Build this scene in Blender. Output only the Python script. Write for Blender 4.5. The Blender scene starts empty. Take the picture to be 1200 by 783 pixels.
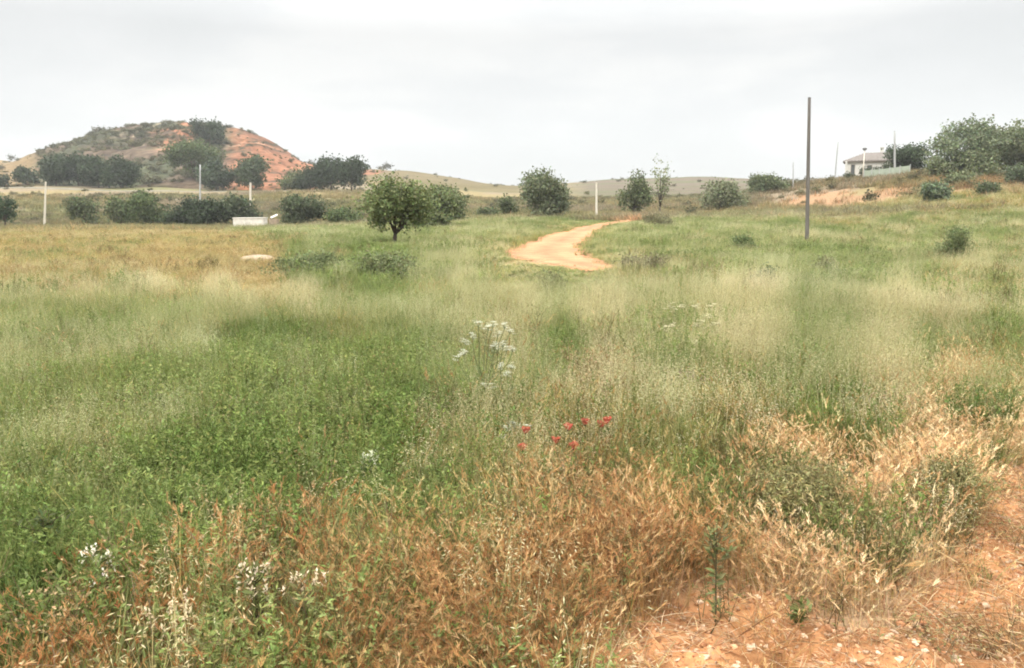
import bpy, math, random
import numpy as np
from mathutils import Vector, Matrix

scene = bpy.context.scene
COL = scene.collection
R = math.radians
rng = np.random.default_rng(7)
random.seed(7)

# ------------------------------------------------------------------ camera, sky, sun, exposure
EYE = 1.7
PITCH = R(8.8)
FPX = 942.0                                   # focal length in pixels of a 1200 px wide picture
cam_d = bpy.data.cameras.new("camera")
cam = bpy.data.objects.new("camera", cam_d)
COL.objects.link(cam)
cam.location = (0, 0, EYE)
cam.rotation_euler = (R(90) - PITCH, 0, 0)
cam_d.sensor_width = 36.0
cam_d.lens = FPX / 1200 * 36.0
cam_d.clip_start = 0.05
cam_d.clip_end = 6000
scene.camera = cam

SUN_EL, SUN_AZ = R(52), R(215)                # azimuth clockwise from +Y: behind the camera, to the left
world = bpy.data.worlds.new("World")
scene.world = world
world.use_nodes = True
nt = world.node_tree
for n in list(nt.nodes):
    nt.nodes.remove(n)


def N(nt, kind, **kw):
    n = nt.nodes.new(kind)
    for k, v in kw.items():
        setattr(n, k, v)
    return n


def L(nt, a, b):
    nt.links.new(a, b)


def math_node(nt, op, a, b=None, clamp=False):
    n = N(nt, "ShaderNodeMath", operation=op, use_clamp=clamp)
    for i, v in enumerate((a, b)):
        if v is None:
            continue
        if isinstance(v, (int, float)):
            n.inputs[i].default_value = v
        else:
            L(nt, v, n.inputs[i])
    return n.outputs[0]


def mix_col(nt, fac, a, b, blend="MIX"):
    n = N(nt, "ShaderNodeMix", data_type="RGBA", blend_type=blend)
    for s, v in ((n.inputs[0], fac), (n.inputs[6], a), (n.inputs[7], b)):
        if isinstance(v, (int, float)):
            s.default_value = v
        elif isinstance(v, tuple):
            s.default_value = v if len(v) == 4 else (*v, 1)
        else:
            L(nt, v, s)
    return n.outputs[2]


def ramp(nt, fac, stops):
    n = N(nt, "ShaderNodeValToRGB")
    cr = n.color_ramp
    while len(cr.elements) < len(stops):
        cr.elements.new(0.5)
    for e, (p, c) in zip(cr.elements, stops):
        e.position = p
        e.color = c if len(c) == 4 else (*c, 1)
    L(nt, fac, n.inputs[0])
    return n.outputs[0]


def noise(nt, vec, scale, detail=4, rough=0.55, dist=0.0):
    n = N(nt, "ShaderNodeTexNoise")
    n.inputs["Scale"].default_value = scale
    n.inputs["Detail"].default_value = detail
    n.inputs["Roughness"].default_value = rough
    n.inputs["Distortion"].default_value = dist
    if vec is not None:
        L(nt, vec, n.inputs["Vector"])
    return n.outputs[0]


SKY_STRENGTH = 0.10
nish = N(nt, "ShaderNodeTexSky", sky_type="NISHITA", sun_disc=False)
nish.sun_elevation = SUN_EL
nish.sun_rotation = SUN_AZ
tc = N(nt, "ShaderNodeTexCoord")
sep = N(nt, "ShaderNodeSeparateXYZ")
L(nt, tc.outputs["Generated"], sep.inputs[0])
el = math_node(nt, "MAXIMUM", sep.outputs[2], 0.0)
# overcast deck: brightness rises from the horizon to the zenith (CIE overcast sky), with soft cloud bodies
base = math_node(nt, "MULTIPLY_ADD", el, 2.2)
base.node.inputs[2].default_value = 0.0
mp = N(nt, "ShaderNodeMapping")
mp.inputs["Scale"].default_value = (1.0, 1.0, 4.0)
L(nt, tc.outputs["Generated"], mp.inputs[0])
n1 = noise(nt, mp.outputs[0], 2.1, 5, 0.5, 0.3)
n2 = noise(nt, mp.outputs[0], 5.5, 4, 0.5, 0.2)
cl = math_node(nt, "ADD", math_node(nt, "MULTIPLY", n1, 0.75), math_node(nt, "MULTIPLY", n2, 0.25))
cloud = ramp(nt, cl, [(0.40, (0.885, 0.90, 0.895)), (0.50, (0.935, 0.945, 0.94)), (0.58, (1.02, 1.02, 1.0))])
lum = N(nt, "ShaderNodeValToRGB")            # grey value against sin(elevation), in units of 4
cr = lum.color_ramp
for p in (0.1, 0.2, 0.3):
    cr.elements.new(p)
vals = [(0.0, 0.535), (0.09, 0.515), (0.20, 0.47), (0.40, 1.0), (1.0, 2.75)]
for e, (p, v) in zip(cr.elements, vals):
    e.position = p
    e.color = (v / 4, v / 4, v / 4, 1)
L(nt, el, lum.inputs[0])
deck = mix_col(nt, 1.0, lum.outputs[0], cloud, "MULTIPLY")
deck = mix_col(nt, 1.0, deck, (4 / SKY_STRENGTH,) * 3, "MULTIPLY")
skyc = mix_col(nt, 0.965, nish.outputs[0], deck)
bg = N(nt, "ShaderNodeBackground")
bg.inputs[1].default_value = SKY_STRENGTH
L(nt, skyc, bg.inputs[0])
wo = N(nt, "ShaderNodeOutputWorld")
L(nt, bg.outputs[0], wo.inputs[0])

sun_d = bpy.data.lights.new("sun", "SUN")
sun_d.energy = 1.5
sun_d.angle = R(14)
sun_d.color = (1.0, 0.95, 0.87)
sun = bpy.data.objects.new("sun", sun_d)
COL.objects.link(sun)
sdir = Vector((math.sin(SUN_AZ) * math.cos(SUN_EL), math.cos(SUN_AZ) * math.cos(SUN_EL), math.sin(SUN_EL)))
sun.rotation_euler = sdir.to_track_quat("Z", "Y").to_euler()
sun.location = sdir * 50

scene.view_settings.view_transform = "Standard"
scene.view_settings.look = "None"
scene.view_settings.gamma = 1
scene.view_settings.exposure = 0.92
scene.cycles.use_denoising = True
scene.cycles.use_adaptive_sampling = True
scene.cycles.adaptive_threshold = 0.025
scene.cycles.max_bounces = 6
scene.cycles.diffuse_bounces = 4
scene.cycles.transmission_bounces = 3
scene.cycles.transparent_max_bounces = 4
scene.cycles.volume_bounces = 0
scene.cycles.filter_width = 1.9


# ------------------------------------------------------------------ numeric helpers
def hash2(ix, iy, seed):
    h = (ix.astype(np.int64) * 374761393 + iy.astype(np.int64) * 668265263 + seed * 1442695041) & 0xFFFFFFFF
    h = ((h ^ (h >> 13)) * 1274126177) & 0xFFFFFFFF
    return ((h ^ (h >> 16)) & 0xFFFF) / 65535.0


def vnoise(x, y, seed=0):
    x = np.asarray(x, float)
    y = np.asarray(y, float)
    ix, iy = np.floor(x), np.floor(y)
    fx, fy = x - ix, y - iy
    fx = fx * fx * (3 - 2 * fx)
    fy = fy * fy * (3 - 2 * fy)
    a, b = hash2(ix, iy, seed), hash2(ix + 1, iy, seed)
    c, d = hash2(ix, iy + 1, seed), hash2(ix + 1, iy + 1, seed)
    return (a + (b - a) * fx) * (1 - fy) + (c + (d - c) * fx) * fy


def fbm(x, y, octv=4, seed=0, gain=0.5):
    s, amp, tot = 0, 1.0, 0
    for o in range(octv):
        s = s + amp * vnoise(x * 2 ** o + 17.3 * o, y * 2 ** o - 9.1 * o, seed + o)
        tot += amp
        amp *= gain
    return s / tot                              # 0..1


def smooth(a, b, x):
    t = np.clip((np.asarray(x, float) - a) / (b - a), 0, 1)
    return t * t * (3 - 2 * t)


CP, SP = math.cos(PITCH), math.sin(PITCH)


def project(x, y, z):
    f = np.maximum(y * CP - (z - EYE) * SP, 0.05)
    up = y * SP + (z - EYE) * CP
    return 600 + FPX * x / f, 391.5 - FPX * up / f


# ------------------------------------------------------------------ terrain heights
# columns: bearing (as picture column), rows: distance in metres, values: metres above the near field
TU = [-500, -150, 0, 45, 150, 300, 400, 500, 600, 700, 820, 920, 980, 1060, 1120, 1200, 1400, 1700]
TD = [0, 12, 25, 40, 60, 80, 100, 125, 160, 205, 260, 330, 420, 560, 900]
TZ = {
    -500: [0, 0, 0, 0, -0.15, -0.45, -0.9, -0.1, 2.5, 6.0, 11, 18, 26, 27, 27],
    -150: [0, 0, 0, 0, -0.15, -0.45, -0.9, -0.1, 2.8, 6.2, 12, 20, 29, 30, 30],
    0: [0, 0, 0, 0, -0.15, -0.45, -0.9, -0.1, 2.9, 6.5, 12, 20, 29, 30, 30],
    45: [0, 0, 0, 0, -0.15, -0.45, -0.9, -0.1, 2.9, 6.5, 12, 20, 28, 29, 29],
    150: [0, 0, 0, 0, -0.15, -0.45, -0.9, -0.1, 2.9, 6.5, 10, 17, 23, 24, 24],
    300: [0, 0, 0, 0, -0.15, -0.45, -0.9, -0.1, 2.9, 6.5, 9, 15, 22, 23, 23],
    400:  [0, 0, 0, 0, 0.0, -0.15, -0.2, 0.8, 2.9, 6.5, 10, 17, 25, 25, 25],
    500:  [0, 0, 0, 0.05, 0.1, 0.2, 0.3, 1.0, 2.5, 5.5, 9, 15, 21, 21, 21],
    600:  [0, 0, 0, 0.15, 0.35, 0.5, 0.6, 1.0, 2.2, 4.2, 7, 10, 12.4, 12, 12],
    700:  [0, 0, 0, 0.2, 0.45, 0.6, 0.8, 1.2, 2.2, 4.5, 8, 13, 17.0, 17, 17],
    820:  [0, 0, 0, 0.1, 0.3, 0.6, 1.2, 1.7, 2.6, 4.8, 9, 14, 18.6, 18, 18],
    920:  [0, 0, 0, 0.0, 0.3, 0.9, 2.0, 4.6, 6.3, 7.5, 9.5, 13, 16.5, 16, 16],
    980:  [0, 0, 0, 0.0, 0.3, 1.2, 3.2, 6.1, 7.2, 8, 10, 13, 16, 16, 16],
    1060: [0, 0, 0, 0.0, 0.5, 2.0, 5.4, 7.6, 8, 8.5, 10, 13, 16, 16, 16],
    1120: [0, 0, 0, 0.1, 0.6, 3.2, 6.0, 7.4, 8, 8.5, 10, 13, 16, 16, 16],
    1200: [0, 0, 0, 0.1, 0.8, 4.0, 5.8, 7.0, 8, 8.5, 10, 13, 16, 16, 16],
    1400: [0, 0, 0, 0.2, 1.0, 4.0, 5.8, 7.0, 8, 8.5, 10, 13, 16, 16, 16],
    1700: [0, 0, 0, 0.2, 1.0, 4.0, 5.8, 7.0, 8, 8.5, 10, 13, 16, 16, 16],
}
GU = np.linspace(-500, 1700, 221)
GD = np.concatenate([np.linspace(0, 200, 161), np.linspace(203, 560, 90), np.array([700, 900])])
_tab = np.array([[float(v) for v in TZ[u]] for u in TU])
_g1 = np.array([np.interp(GD, TD, r) for r in _tab])            # TU x GD
GRID = np.array([np.interp(GU, TU, _g1[:, j]) for j in range(len(GD))]).T   # GU x GD
for _ in range(3):
    p = np.pad(GRID, ((2, 2), (2, 2)), mode="edge")
    GRID = sum(p[i:i + GRID.shape[0], 2:-2] for i in range(5)) / 5
    p = np.pad(GRID, ((2, 2), (2, 2)), mode="edge")
    GRID = sum(p[2:-2, i:i + GRID.shape[1]] for i in range(5)) / 5

# the red mound: crest profile along x, at y = 330
HX = np.array([-260, -230, -200, -194, -180, -165, -150, -138, -124, -116, -107, -100, -95, -89, -80, -70, -55])
HZ = np.array([0, 12, 20.5, 23.5, 28, 33, 35, 36, 35.8, 35, 33, 29.5, 25, 21.5, 18.5, 10, 0])
HILL_Y0, HILL_Y1 = 222.0, 330.0


def base_h(x, y):
    x = np.asarray(x, float)
    y = np.asarray(y, float)
    d = np.hypot(x, y)
    a = np.arctan2(x, y)
    ac = np.clip(a, -0.86, 0.86)
    u = 600 + FPX * np.tan(ac) * CP
    dd = d * np.cos(np.clip(a, -0.86, 0.86))
    fi = np.interp(u, GU, np.arange(len(GU)))
    fj = np.interp(dd, GD, np.arange(len(GD)))
    i = np.clip(fi.astype(int), 0, len(GU) - 2)
    j = np.clip(fj.astype(int), 0, len(GD) - 2)
    fi, fj = fi - i, fj - j
    z = (GRID[i, j] * (1 - fi) + GRID[i + 1, j] * fi) * (1 - fj) + (GRID[i, j + 1] * (1 - fi) + GRID[i + 1, j + 1] * fi) * fj
    w = smooth(1.0, 2.2, np.abs(a))
    flat = 6 * smooth(120, 500, d)
    return z * (1 - w) + flat * w


def hill_mask(x, y):
    return smooth(-252, -225, x) * (1 - smooth(-72, -50, x)) * smooth(HILL_Y0 - 4, HILL_Y0 + 10, y) * (1 - smooth(420, 450, y))


def hill_h(x, y):
    """height of the mound surface (only meaningful inside its footprint)"""
    xs = np.where(y < 330, x * 330.0 / np.maximum(y, 1.0), x)
    crest = np.interp(xs + 3 * (fbm(x / 30, y / 30, 3, 60) - 0.5), HX, HZ)
    t = np.clip((y - HILL_Y0) / (HILL_Y1 - HILL_Y0), 0, 1)
    prof = np.where(y <= HILL_Y1, t ** 0.8 * (0.55 + 0.45 * t), 1 - smooth(HILL_Y1 + 10, 450, y) * 0.8)
    b = base_h(x, np.full_like(x, HILL_Y0))
    h = b + np.maximum(crest - b, 0) * prof
    gull = np.abs(fbm(x / 9.0, y / 34.0, 4, 71) - 0.5) * 2            # gullies running down the face
    step = np.sin((h + 3 * fbm(x / 18, y / 18, 3, 33)) * 1.25)
    red = smooth(-165, -120, x)
    return h + hill_mask(x, y) * (t * (1 - 0.75 * smooth(HILL_Y1 - 25, HILL_Y1, y))) * (-(gull - 0.3) * (1.8 + 2.4 * red) + 0.6 * step + 3.0 * (fbm(x / 6, y / 6, 4, 5, .6) - 0.5))


def ground_h(x, y):
    x = np.asarray(x, float)
    y = np.asarray(y, float)
    z = base_h(x, y)
    d = np.hypot(x, y)
    far = smooth(70, 140, d)
    z = z + (fbm(x / 2.2, y / 2.2, 3, 3) - 0.5) * 0.14 * (1 - far) * smooth(0, 2.5, d)
    z = z + (fbm(x / 9, y / 9, 3, 13) - 0.5) * 0.22 * smooth(4, 14, d) * (1 - far)
    z = z + (fbm(x / 24, y / 24, 4, 23) - 0.5) * 1.6 * far
    # terraces cut in the land on both far sides
    tz = np.sin((z + 0.8 * fbm(x / 30, y / 30, 2, 41)) * 3.4)
    z = z + 0.16 * tz * smooth(105, 130, d) * (1 - smooth(200, 240, d))
    # low ragged scarp along the bank on the right
    bank = smooth(12, 28, x) * smooth(78, 86, y) * (1 - smooth(100, 120, y))
    z = z - bank * 0.9 * np.abs(fbm(x / 5, y / 9, 3, 51) - 0.5)
    return z


def surf_h(x, y):
    x = np.atleast_1d(np.asarray(x, float))
    y = np.atleast_1d(np.asarray(y, float))
    g = ground_h(x, y)
    m = hill_mask(x, y)
    hh = hill_h(x, y)
    return np.where(m > 0.3, np.maximum(g, hh), g)


def ray(u, v):
    dx, dy = (u - 600) / FPX, -(v - 391.5) / FPX
    return np.array([dx, CP + dy * SP, -SP + dy * CP])


def hit(u, v, dmin=1.5, dmax=600):
    """where the ray of picture point (u, v) meets the land"""
    r = ray(u, v)
    t = np.geomspace(dmin, dmax, 4000)
    x, y, z = r[0] * t, r[1] * t, EYE + r[2] * t
    below = np.nonzero(z < surf_h(x, y))[0]
    k = below[0] if len(below) else len(t) - 1
    return Vector((x[k], y[k], float(surf_h(x[k], y[k])[0])))


def at(u, d):
    """land point in the picture column u, at forward distance d"""
    x = (u - 600) / FPX * d * CP
    for _ in range(3):
        z = float(surf_h(x, d)[0])
        x = (u - 600) / FPX * (d * CP - (z - EYE) * SP)
    return Vector((x, d, float(surf_h(x, d)[0])))


# ------------------------------------------------------------------ object helpers
def tag(o, label=None, cat=None, group=None, kind=None):
    if label:
        o["label"] = label
    if cat:
        o["category"] = cat
    if group:
        o["group"] = group
    if kind:
        o["kind"] = kind
    return o


def empty(name, loc, label, cat, group=None, rz=0.0):
    o = bpy.data.objects.new(name, None)
    COL.objects.link(o)
    o.location = loc
    o.rotation_euler = (0, 0, rz)
    o.empty_display_size = 0.3
    return tag(o, label, cat, group)


def make_mesh(name, verts, faces, mat, col=None, smooth_shade=False):
    me = bpy.data.meshes.new(name)
    verts = np.asarray(verts, np.float32)
    if isinstance(faces, np.ndarray):
        nf, k = faces.shape
        me.vertices.add(len(verts))
        me.vertices.foreach_set("co", verts.ravel())
        me.loops.add(nf * k)
        me.loops.foreach_set("vertex_index", faces.astype(np.int32).ravel())
        me.polygons.add(nf)
        me.polygons.foreach_set("loop_start", np.arange(nf, dtype=np.int32) * k)
        me.update(calc_edges=True)
    else:
        me.from_pydata([tuple(map(float, v)) for v in verts], [], faces)
    if col is not None:
        a = me.attributes.new("col", "FLOAT_COLOR", "POINT")
        c = np.ones((len(verts), 4), np.float32)
        c[:, :3] = col
        a.data.foreach_set("color", c.ravel())
    if smooth_shade:
        me.polygons.foreach_set("use_smooth", np.ones(len(me.polygons), bool))
    if mat is not None:
        me.materials.append(mat)
    me.validate()
    return me


def obj(name, me, parent=None, link=True):
    o = bpy.data.objects.new(name, me)
    if link:
        COL.objects.link(o)
    if parent is not None:
        o.parent = parent
    return o


class MB:
    """collects tubes, boxes, quads with a colour each"""

    def __init__(self):
        self.v, self.f, self.c = [], [], []

    def add(self, vs, fs, col=(1, 1, 1)):
        b = len(self.v)
        self.v += [tuple(v) for v in vs]
        self.f += [tuple(b + i for i in f) for f in fs]
        self.c += [tuple(col)] * len(vs)

    def tube(self, pts, rad, col=(1, 1, 1), n=5, cap=True):
        pts = [Vector(p) for p in pts]
        if not isinstance(rad, (list, tuple)):
            rad = [rad] * len(pts)
        vs, fs = [], []
        for i, p in enumerate(pts):
            t = (pts[min(i + 1, len(pts) - 1)] - pts[max(i - 1, 0)])
            if t.length < 1e-9:
                t = Vector((0, 0, 1))
            t.normalize()
            a = t.cross(Vector((0.13, 0.97, 0.21)))
            a.normalize()
            b = t.cross(a)
            for k in range(n):
                th = 2 * math.pi * k / n
                vs.append(p + (a * math.cos(th) + b * math.sin(th)) * rad[i])
        for i in range(len(pts) - 1):
            for k in range(n):
                k2 = (k + 1) % n
                fs.append((i * n + k, i * n + k2, (i + 1) * n + k2, (i + 1) * n + k))
        if cap:
            fs.append(tuple(range(n))[::-1])
            fs.append(tuple((len(pts) - 1) * n + k for k in range(n)))
        self.add(vs, fs, col)

    def box(self, lo, hi, col=(1, 1, 1)):
        x0, y0, z0 = lo
        x1, y1, z1 = hi
        vs = [(x0, y0, z0), (x1, y0, z0), (x1, y1, z0), (x0, y1, z0), (x0, y0, z1), (x1, y0, z1), (x1, y1, z1), (x0, y1, z1)]
        fs = [(0, 3, 2, 1), (4, 5, 6, 7), (0, 1, 5, 4), (1, 2, 6, 5), (2, 3, 7, 6), (3, 0, 4, 7)]
        self.add(vs, fs, col)

    def blade(self, base, az, h, bend, w, col, seg=3, lean=0.0):
        """a thin bent grass blade"""
        d = np.array([math.cos(az), math.sin(az), 0])
        s = np.array([-math.sin(az), math.cos(az), 0])
        vs, fs = [], []
        base = np.asarray(base, float)
        for i in range(seg + 1):
            t = i / seg
            p = base + d * (lean * t * h + bend * t * t * h) + np.array([0, 0, h * (t - 0.35 * abs(bend) * t * t)])
            ww = w * (1 - t ** 1.6) + 0.0004
            if i == seg:
                vs.append(p)
            else:
                vs += [p - s * ww, p + s * ww]
        for i in range(seg - 1):
            fs.append((2 * i, 2 * i + 1, 2 * i + 3, 2 * i + 2))
        fs.append((2 * seg - 2, 2 * seg - 1, 2 * seg))
        self.add(vs, fs, col)
        return vs[-1]

    def leaf(self, p, dirv, length, w, col, nrm=None):
        """a leaf of two faces folded along its rib"""
        p = Vector(p)
        dv = Vector(dirv).normalized()
        up = Vector(nrm) if nrm is not None else Vector((random.uniform(-.6, .6), random.uniform(-.6, .6), 1))
        s = dv.cross(up)
        if s.length < 1e-6:
            s = Vector((1, 0, 0))
        s.normalize()
        nn = s.cross(dv)
        m = p + dv * length * 0.45
        self.add([p, m + s * w + nn * w * .35, p + dv * length, m - s * w + nn * w * .35], [(0, 1, 2), (0, 2, 3)], col)

    def build(self, name, mat, parent=None, smooth_shade=False, link=True):
        me = make_mesh(name, self.v, self.f, mat, np.array(self.c, np.float32), smooth_shade)
        return obj(name, me, parent, link)


# ------------------------------------------------------------------ materials
def new_mat(name):
    m = bpy.data.materials.new(name)
    m.use_nodes = True
    t = m.node_tree
    for n in list(t.nodes):
        t.nodes.remove(n)
    return m, t


def plant_mat(name, instanced=True, transl=0.3, rough=0.65):
    m, t = new_mat(name)
    a = N(t, "ShaderNodeAttribute", attribute_name="col", attribute_type="GEOMETRY")
    c = a.outputs[0]
    if instanced:
        b = N(t, "ShaderNodeAttribute", attribute_name="tint", attribute_type="INSTANCER")
        c = mix_col(t, 1.0, c, b.outputs[0], "MULTIPLY")
    p = N(t, "ShaderNodeBsdfPrincipled")
    p.inputs["Roughness"].default_value = rough
    p.inputs["Specular IOR Level"].default_value = 0.12
    L(t, c, p.inputs["Base Color"])
    tr = N(t, "ShaderNodeBsdfTranslucent")
    L(t, c, tr.inputs[0])
    mx = N(t, "ShaderNodeMixShader")
    mx.inputs[0].default_value = transl
    L(t, p.outputs[0], mx.inputs[1])
    L(t, tr.outputs[0], mx.inputs[2])
    o = N(t, "ShaderNodeOutputMaterial")
    L(t, mx.outputs[0], o.inputs[0])
    return m


def solid_mat(name, color, rough=0.8, var=0.25, scale=6.0, bump=0.0, stretch=(1, 1, 1), spec=0.25):
    m, t = new_mat(name)
    tcn = N(t, "ShaderNodeTexCoord")
    mpn = N(t, "ShaderNodeMapping")
    mpn.inputs["Scale"].default_value = stretch
    L(t, tcn.outputs["Object"], mpn.inputs[0])
    f = noise(t, mpn.outputs[0], scale, 6, 0.6)
    lo = tuple(c * (1 - var) for c in color)
    hi = tuple(min(1, c * (1 + var)) for c in color)
    c = ramp(t, f, [(0.3, lo), (0.7, hi)])
    p = N(t, "ShaderNodeBsdfPrincipled")
    p.inputs["Roughness"].default_value = rough
    p.inputs["Specular IOR Level"].default_value = spec
    L(t, c, p.inputs["Base Color"])
    if bump:
        b = N(t, "ShaderNodeBump")
        b.inputs["Strength"].default_value = bump
        b.inputs["Distance"].default_value = 0.02
        L(t, f, b.inputs["Height"])
        L(t, b.outputs[0], p.inputs["Normal"])
    o = N(t, "ShaderNodeOutputMaterial")
    L(t, p.outputs[0], o.inputs[0])
    return m


def earth_mat(name, use_col=True, color=(0.4, 0.25, 0.13), scale=1.0, bump=0.6):
    """earth with grain at several scales; base colour from the mesh"""
    m, t = new_mat(name)
    g = N(t, "ShaderNodeNewGeometry")
    if use_col:
        a = N(t, "ShaderNodeAttribute", attribute_name="col", attribute_type="GEOMETRY")
        c = a.outputs[0]
    else:
        rgb = N(t, "ShaderNodeRGB")
        rgb.outputs[0].default_value = (*color, 1)
        c = rgb.outputs[0]
    f1 = noise(t, g.outputs["Position"], 2.3 * scale, 6, 0.65)
    f2 = noise(t, g.outputs["Position"], 24 * scale, 5, 0.7)
    f3 = noise(t, g.outputs["Position"], 0.21 * scale, 5, 0.6, 0.4)
    v = math_node(t, "ADD", math_node(t, "MULTIPLY", f1, 0.4), math_node(t, "MULTIPLY", f2, 0.35))
    v = math_node(t, "ADD", v, math_node(t, "MULTIPLY", f3, 0.25))
    k = ramp(t, v, [(0.30, (0.55, 0.52, 0.5)), (0.5, (1, 1, 1)), (0.68, (1.42, 1.40, 1.36))])
    c = mix_col(t, 1.0, c, k, "MULTIPLY")
    p = N(t, "ShaderNodeBsdfPrincipled")
    p.inputs["Roughness"].default_value = 0.95
    p.inputs["Specular IOR Level"].default_value = 0.1
    L(t, c, p.inputs["Base Color"])
    b = N(t, "ShaderNodeBump")
    b.inputs["Strength"].default_value = bump
    b.inputs["Distance"].default_value = 0.03
    L(t, f2, b.inputs["Height"])
    L(t, b.outputs[0], p.inputs["Normal"])
    o = N(t, "ShaderNodeOutputMaterial")
    L(t, p.outputs[0], o.inputs[0])
    return m


M_TUFT = plant_mat("tuft_material", transl=0.42)
M_PLANT = plant_mat("plant_material", instanced=False)
M_LEAF = plant_mat("leaf_material", instanced=False, transl=0.22, rough=0.6)
M_EARTH = earth_mat("earth_material")
M_HILL = earth_mat("hill_material", scale=0.35)
M_PATH = earth_mat("path_material", scale=0.8, bump=0.5)
M_BARK = solid_mat("bark", (0.085, 0.065, 0.05), 0.95, 0.4, 9, 0.6, (1, 1, 0.25))
M_WOODPOLE = solid_mat("weathered_pole_wood", (0.13, 0.118, 0.105), 0.9, 0.35, 14, 0.4, (1, 1, 0.06))
M_CONCPOLE = solid_mat("pale_pole_concrete", (0.62, 0.57, 0.48), 0.9, 0.14, 5, 0.2)
M_GREYPOLE = solid_mat("grey_pole_paint", (0.36, 0.36, 0.35), 0.8, 0.15, 5, 0.0)
M_METAL = solid_mat("dull_metal", (0.16, 0.16, 0.155), 0.55, 0.2, 8)
M_WALL = solid_mat("whitewash", (0.56, 0.545, 0.50), 0.9, 0.08, 1.2)
M_ROOF = solid_mat("roof_tiles", (0.17, 0.148, 0.13), 0.9, 0.2, 3)
M_DARK = solid_mat("window_glass", (0.09, 0.095, 0.095), 0.2, 0.1, 2, spec=0.5)
M_FRAME = solid_mat("window_frame_paint", (0.30, 0.27, 0.22), 0.7, 0.1, 3)
M_CONC = solid_mat("old_concrete", (0.66, 0.62, 0.54), 0.92, 0.15, 2.5, 0.4)
M_ROCK = solid_mat("pale_rock", (0.34, 0.265, 0.19), 0.95, 0.3, 3.0, 0.7)
M_NET = solid_mat("green_net", (0.30, 0.34, 0.27), 0.9, 0.15, 2.0)

# ------------------------------------------------------------------ vegetation zones of the field
ZONES = {
    #          ground colour          species weights: fine, oat, dry, herb, weed       height
    "green":  dict(g=(0.12, 0.105, 0.045), w=(0.90, 0.10, 0.00, 0.85, 0.02), h=0.95),
    "lgreen": dict(g=(0.22, 0.20, 0.09), w=(0.95, 0.55, 0.01, 0.40, 0.04), h=0.90),
    "pale":   dict(g=(0.27, 0.22, 0.11), w=(0.70, 1.05, 0.02, 0.10, 0.04), h=1.02),
    "tan":    dict(g=(0.33, 0.27, 0.125), w=(0.36, 0.50, 0.38, 0.01, 0.16), h=0.52),
    "olive":  dict(g=(0.21, 0.165, 0.075), w=(0.95, 0.40, 0.10, 0.22, 0.15), h=0.85),
    "dry":    dict(g=(0.38, 0.22, 0.115), w=(0.10, 0.05, 1.15, 0.01, 0.20), h=0.74),
    "pink":   dict(g=(0.52, 0.36, 0.23), w=(0.05, 0.10, 1.00, 0.01, 0.04), h=0.66),
    "mix":    dict(g=(0.24, 0.16, 0.08), w=(0.50, 0.14, 0.80, 0.20, 0.70), h=1.05),
    "dark":   dict(g=(0.19, 0.15, 0.07), w=(0.85, 0.18, 0.14, 0.22, 0.60), h=0.95),
    "mauve":  dict(g=(0.27, 0.19, 0.13), w=(0.40, 0.35, 0.12, 0.10, 0.70), h=0.80),
    "soil":   dict(g=(0.38, 0.188, 0.085), w=(0.00, 0.01, 0.12, 0.00, 0.04), h=0.45),
}
ZN = list(ZONES)
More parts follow.
